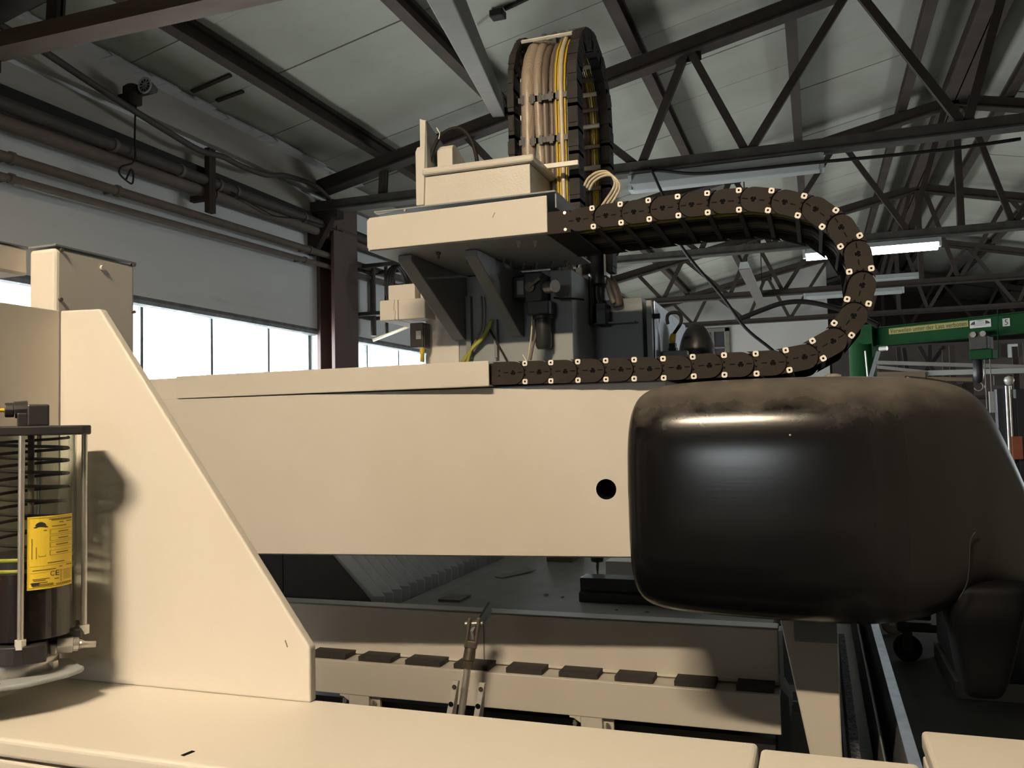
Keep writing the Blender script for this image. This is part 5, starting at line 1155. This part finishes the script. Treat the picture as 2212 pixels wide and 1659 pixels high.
p = atC(2113, 792); obj('hook_block', MB().lathe([(0.02,0.10),(0.055,0.07),(0.06,-0.10),(0.045,-0.18),(0.015,-0.20)], (p.x, p.y, p.z), 'z', 14), BLACK, hs, smooth=True)
for dx in (0.05, 0.11): q = P0 + DC*(s0+0.07+dx); obj('lift_chain', MB().cyl((q.x, q.y, a.z-0.09), (q.x, q.y, 1.7), 0.007, 6), DARKST, hs)
kp = [Vector((p.x, p.y, p.z-0.19)) + DC*(0.05*math.sin(t_)) + Vector((0,0,-0.05+0.05*math.cos(t_))) for t_ in [0.3*k for k in range(16)]]
obj('hook', MB().tube(kp, 0.012, 6), DARKST, hs, smooth=True)
p, q = atC(2155, 668, 0.08), atC(2156, 775, 0.08); obj('pull_cord', MB().cyl(p, q, 0.006, 6), GREEN, hs)

# partition and storage rack behind the crane
obj('wall_partition', MB().box(0.42, 9.0, 22.0, 22.2, 0, 3.35), mat('partition_plaster', (0.055,0.045,0.040), 0.9, spec=0.1, col2=(0.036,0.030,0.027), scale=1.2, amt=0.8), kind='structure')
rk = thing('storage_rack', 'tall storage rack with long pale bars stored behind the green crane', 'rack', (3.0, 15.2, 0))
YK = 15.0
def rp(px, py): return atY(px, py, YK)
xs = [rp(1905,800).x, rp(2062,800).x, rp(2225,800).x]
for x in xs:
    for dy in (0.0, 0.8): obj('upright', MB().box(x-0.04, x+0.04, YK+0.15+dy, YK+0.21+dy, 0, 2.75), PURL, rk)
for z in (0.9, 1.55, 1.95):
    obj('shelf', MB().box(xs[0]-0.1, xs[2]+0.1, YK+0.14, YK+1.0, z-0.05, z), PURL, rk)
def stock(nm, a, b, w, h_, mm, lab, cat, dy=0.0):
    A_, B_ = atY(*a, YK+dy), atY(*b, YK+dy)
    return obj(nm, MB().bar(A_, B_, w, h_), mm, label=lab, cat=cat)
stock('long_bar', (1890,783), (2230,793), 0.06, 0.06, CONC2, 'topmost long pale bar on the rack behind the crane', 'bar', 0.10)
stock('long_bar', (1890,792), (2020,806), 0.05, 0.05, CONC2, 'pale bar slanting down below the topmost bar on the rack', 'bar', 0.07)
stock('long_bar', (2005,806), (2230,800), 0.06, 0.08, SIGNW, 'whitish long pipe below the slanting bar on the rack', 'bar', 0.05)
stock('timber_beam', (1888,811), (1998,811), 0.12, 0.11, TIMBER, 'tan timber beam lying low on the rack next to the crane brace', 'timber', 0.02)
stock('timber_beam', (2002,818), (2100,820), 0.10, 0.06, TIMBER, 'brown timber under the whitish pipe on the rack', 'timber', 0.02)
random.seed(11)
for k in range(9):
    px = 1905 + k*24; p = rp(px, 800); h_ = random.uniform(0.10, 0.28)
    obj('stored_box', MB().box(p.x-0.07, p.x+0.075, YK+0.3, YK+0.7, 1.951, 1.951+h_), (PURL, CONC2, WALLD, TRUSSG)[k % 4], label=('first','second','third','fourth','fifth','sixth','seventh','eighth','ninth')[k] + ' dusty box from the crane brace on the top rack shelf', cat='box', group='boxes on the top shelf of the rack', bevel=0.004)
# bent steel frames leaning against the partition
for k, (a, b) in enumerate((((1985,748),(2010,790)), ((2040,748),(2008,790)), ((2008,745),(2008,795)), ((1940,750),(1944,800)), ((1952,752),(1960,805)))):
    yk = (17.3, 17.5, 17.7, 17.4, 17.6)[k]; A_, B_ = atY(*a, yk), atY(*b, yk); B2 = A_ + (B_-A_)*((0.02-A_.z)/(B_.z-A_.z))
    obj('leaning_rod', MB().bar(A_, B2, 0.07, 0.07), WIRE, label=('dark rod slanting down to the right behind the rack under the crane','dark rod slanting down to the left behind the rack under the crane','upright dark rod where two slanting rods meet behind the rack','left one of two thin dark rods beside the crane brace','right one of two thin dark rods beside the crane brace')[k], cat='rod', group='dark rods behind the rack')
p = atY(2187, 753, 21.95); obj('notice_board', MB().box(p.x-0.09, p.x+0.10, 21.9, 22.0, p.z-0.20, p.z+0.10), LAMPW, label='small pale square board on the partition behind the hoist', cat='board')
# dark fork truck with a chrome-rod mast
YM = 9.0
def mp(px, py): return atY(px, py, YM)
ft = thing('fork_truck', 'dark fork truck with chrome mast rods standing right behind the hood', 'truck', (mp(2200,1000).x, YM, 0))
for px in (2163, 2205):
    p = mp(px, 840); obj('mast_upright', MB().box(p.x-0.04, p.x+0.04, YM, YM+0.12, 0.05, mp(px,840).z), NAVY, ft, bevel=0.004)
for px in (2172, 2179):
    p = mp(px, 834); obj('mast_rod', MB().cyl((p.x, YM-0.04, 0.3), (p.x, YM-0.04, p.z), 0.012, 10), STEEL, ft, smooth=True, auto=True)
obj('mast_plate', MB().box(mp(2166,900).x, mp(2225,900).x, YM+0.05, YM+0.10, 0.3, mp(2190,860).z), NAVY, ft)
obj('truck_body', MB().box(mp(2150,900).x, mp(2150,900).x+1.1, YM+0.15, YM+1.9, 0.25, 1.45), NAVY, ft, bevel=0.03)
for dy in (0.4, 1.6): obj('wheel', MB().cyl((mp(2150,900).x-0.02, YM+dy, 0.22), (mp(2150,900).x+0.14, YM+dy, 0.22), 0.22, 18), RUBBER, ft)
p = mp(2176, 822); obj('rod_head', MB().lathe([(0.0,0.045),(0.035,0.03),(0.045,0),(0.03,-0.035),(0.015,-0.045)], (p.x+0.01, YM-0.02, p.z), 'z', 12), ALU, ft, smooth=True)
p = mp(2160, 820); obj('mast_cross', MB().box(p.x-0.05, p.x+0.1, YM-0.02, YM+0.03, p.z-0.05, p.z+0.04), TRUSSG, ft)
p, q = mp(2190,992), mp(2206,942); obj('red_plate', MB().box(p.x-0.02, q.x, YM-0.06, YM-0.01, p.z, q.z), REDB, ft, bevel=0.006)
p = mp(2152, 870); obj('grey_guard', MB().box(p.x-0.03, p.x+0.05, YM+0.14, YM+0.17, p.z-0.09, p.z+0.11), LAMPW, ft)

# low things on the floor at the right
A_, B_ = atZ(2022, 1420, 0), atZ(2076, 1508, 0); xk = (A_.x+B_.x)/2
cb = thing('steel_cabinet', 'grey steel cabinet standing on the floor behind the hood foot', 'cabinet', (xk+0.4, (A_.y+B_.y)/2, 0))
obj('cabinet_side', MB().box(xk, xk+0.015, B_.y, A_.y, 0.12, 0.95), GREYP, cb, bevel=0.003)
obj('cabinet_body', MB().box(xk+0.016, xk+0.85, B_.y, A_.y, 0.10, 0.95), NAVY, cb, bevel=0.004)
obj('cabinet_plinth', MB().box(xk-0.02, xk+0.87, B_.y-0.02, A_.y+0.02, 0.0, 0.10), CONC2, cb, bevel=0.004)
p = atZ(1962, 1428, 0)
tr = thing('tool_trolley', 'dark trolley on castors beside the pale side rail', 'trolley', (p.x, p.y+0.3, 0))
def castor(x, y):
    w = obj('castor', MB().cyl((x, y-0.022, 0.088), (x, y+0.022, 0.088), 0.088, 18), RUBBER, tr, smooth=True, auto=True)
    obj('castor_fork', MB().box(x-0.03, x+0.03, y-0.032, y-0.026, 0.07, 0.21).box(x-0.03, x+0.03, y+0.026, y+0.032, 0.07, 0.21).box(x-0.04, x+0.04, y-0.05, y+0.05, 0.205, 0.225), DARKST, w)
castor(p.x, p.y); castor(p.x-0.03, p.y+0.75)
obj('trolley_frame', MB().bar((p.x-0.06, p.y-0.12, 0.25), (xk-0.03, p.y-0.12, 0.25), 0.05, 0.05).bar((p.x-0.06, p.y+0.85, 0.25), (xk-0.03, p.y+0.85, 0.25), 0.05, 0.05).bar((p.x-0.04, p.y-0.12, 0.25), (p.x-0.04, p.y+0.85, 0.25), 0.05, 0.05), BLACK, tr)
obj('trolley_box', MB().box(p.x-0.08, xk-0.05, p.y-0.05, p.y+0.8, 0.28, 0.62), REDB if False else PURL, tr, bevel=0.01)
for k, (px, py, w_, d_) in enumerate(((2206,1395,0.30,0.22),(2214,1438,0.26,0.16),(2210,1470,0.22,0.2))):
    p = atZ(px, py, 0); obj('floor_sheet', MB().box(p.x-0.05, p.x+w_, p.y-0.06, p.y+d_-0.04, 0.0, 0.012), SIGNW, label=('farthest','middle','nearest')[k] + ' of three pale flat sheets on the floor right of the hood foot', cat='sheet', group='pale sheets on the floor')
# wall frame with hose coil left of the carriage
YW = 10.35
def wp(px, py): return atY(px, py, YW)
wf = thing('wall_frame', 'grey steel bracket frame with a coiled hose on the left wall beside the carriage', 'frame', wp(800, 690))
fx0, fx1 = wp(760, 620).x, wp(872, 620).x; fz0, fz1 = wp(770, 683).z, wp(770, 572).z
for dy in (0.0, 0.5):
    obj('frame_bar', MB().box(fx0, fx1, YW+dy, YW+dy+0.05, fz1-0.05, fz1), TRUSSG, wf); obj('frame_bar', MB().box(fx0, fx1, YW+dy, YW+dy+0.05, fz0, fz0+0.05), TRUSSG, wf)
    obj('frame_post', MB().box(fx0, fx0+0.05, YW+dy, YW+dy+0.05, fz0, fz1), TRUSSG, wf)
for z in (fz0, fz1-0.05): obj('frame_arm', MB().box(fx0, fx0+0.05, YW, YW+0.55, z, z+0.05).box(XL, fx0, YW+0.2, YW+0.25, z, z+0.05), TRUSSG, wf)
for px in (783, 812): p = wp(px, 640); obj('frame_pipe', MB().cyl((p.x, YW+0.3, fz0-0.25), (p.x, YW+0.3, fz1+0.02), 0.04 if px < 800 else 0.025, 10), PIPEM, wf, smooth=True, auto=True)
c = wp(846, 620); c = Vector((c.x, YW+0.12, c.z))
for k in range(6):
    r_ = 0.30 - 0.008*(k % 2); obj('hose_coil', MB().tube([c + Vector((0.02*k, r_*math.cos(2*math.pi*j/28), r_*math.sin(2*math.pi*j/28))) for j in range(28)], 0.014, 6, closed=True), TRUSSG, wf, smooth=True)
obj('coil_hub', MB().cyl(c+Vector((-0.02,0,0)), c+Vector((0.14,0,0)), 0.06, 12).bar(c+Vector((-0.02,-0.3,0)), c+Vector((-0.02,0.3,0)), 0.03, 0.02).bar(c+Vector((-0.02,0,-0.3)), c+Vector((-0.02,0,0.3)), 0.03, 0.02), PIPEM, wf)
p, q = atY(806, 735, 9.9), atY(876, 708, 9.9)
obj('guide_tube', MB().tube([p, q, q + (q-p)*0.5], 0.022, 8), HOSEC, wf, smooth=True)
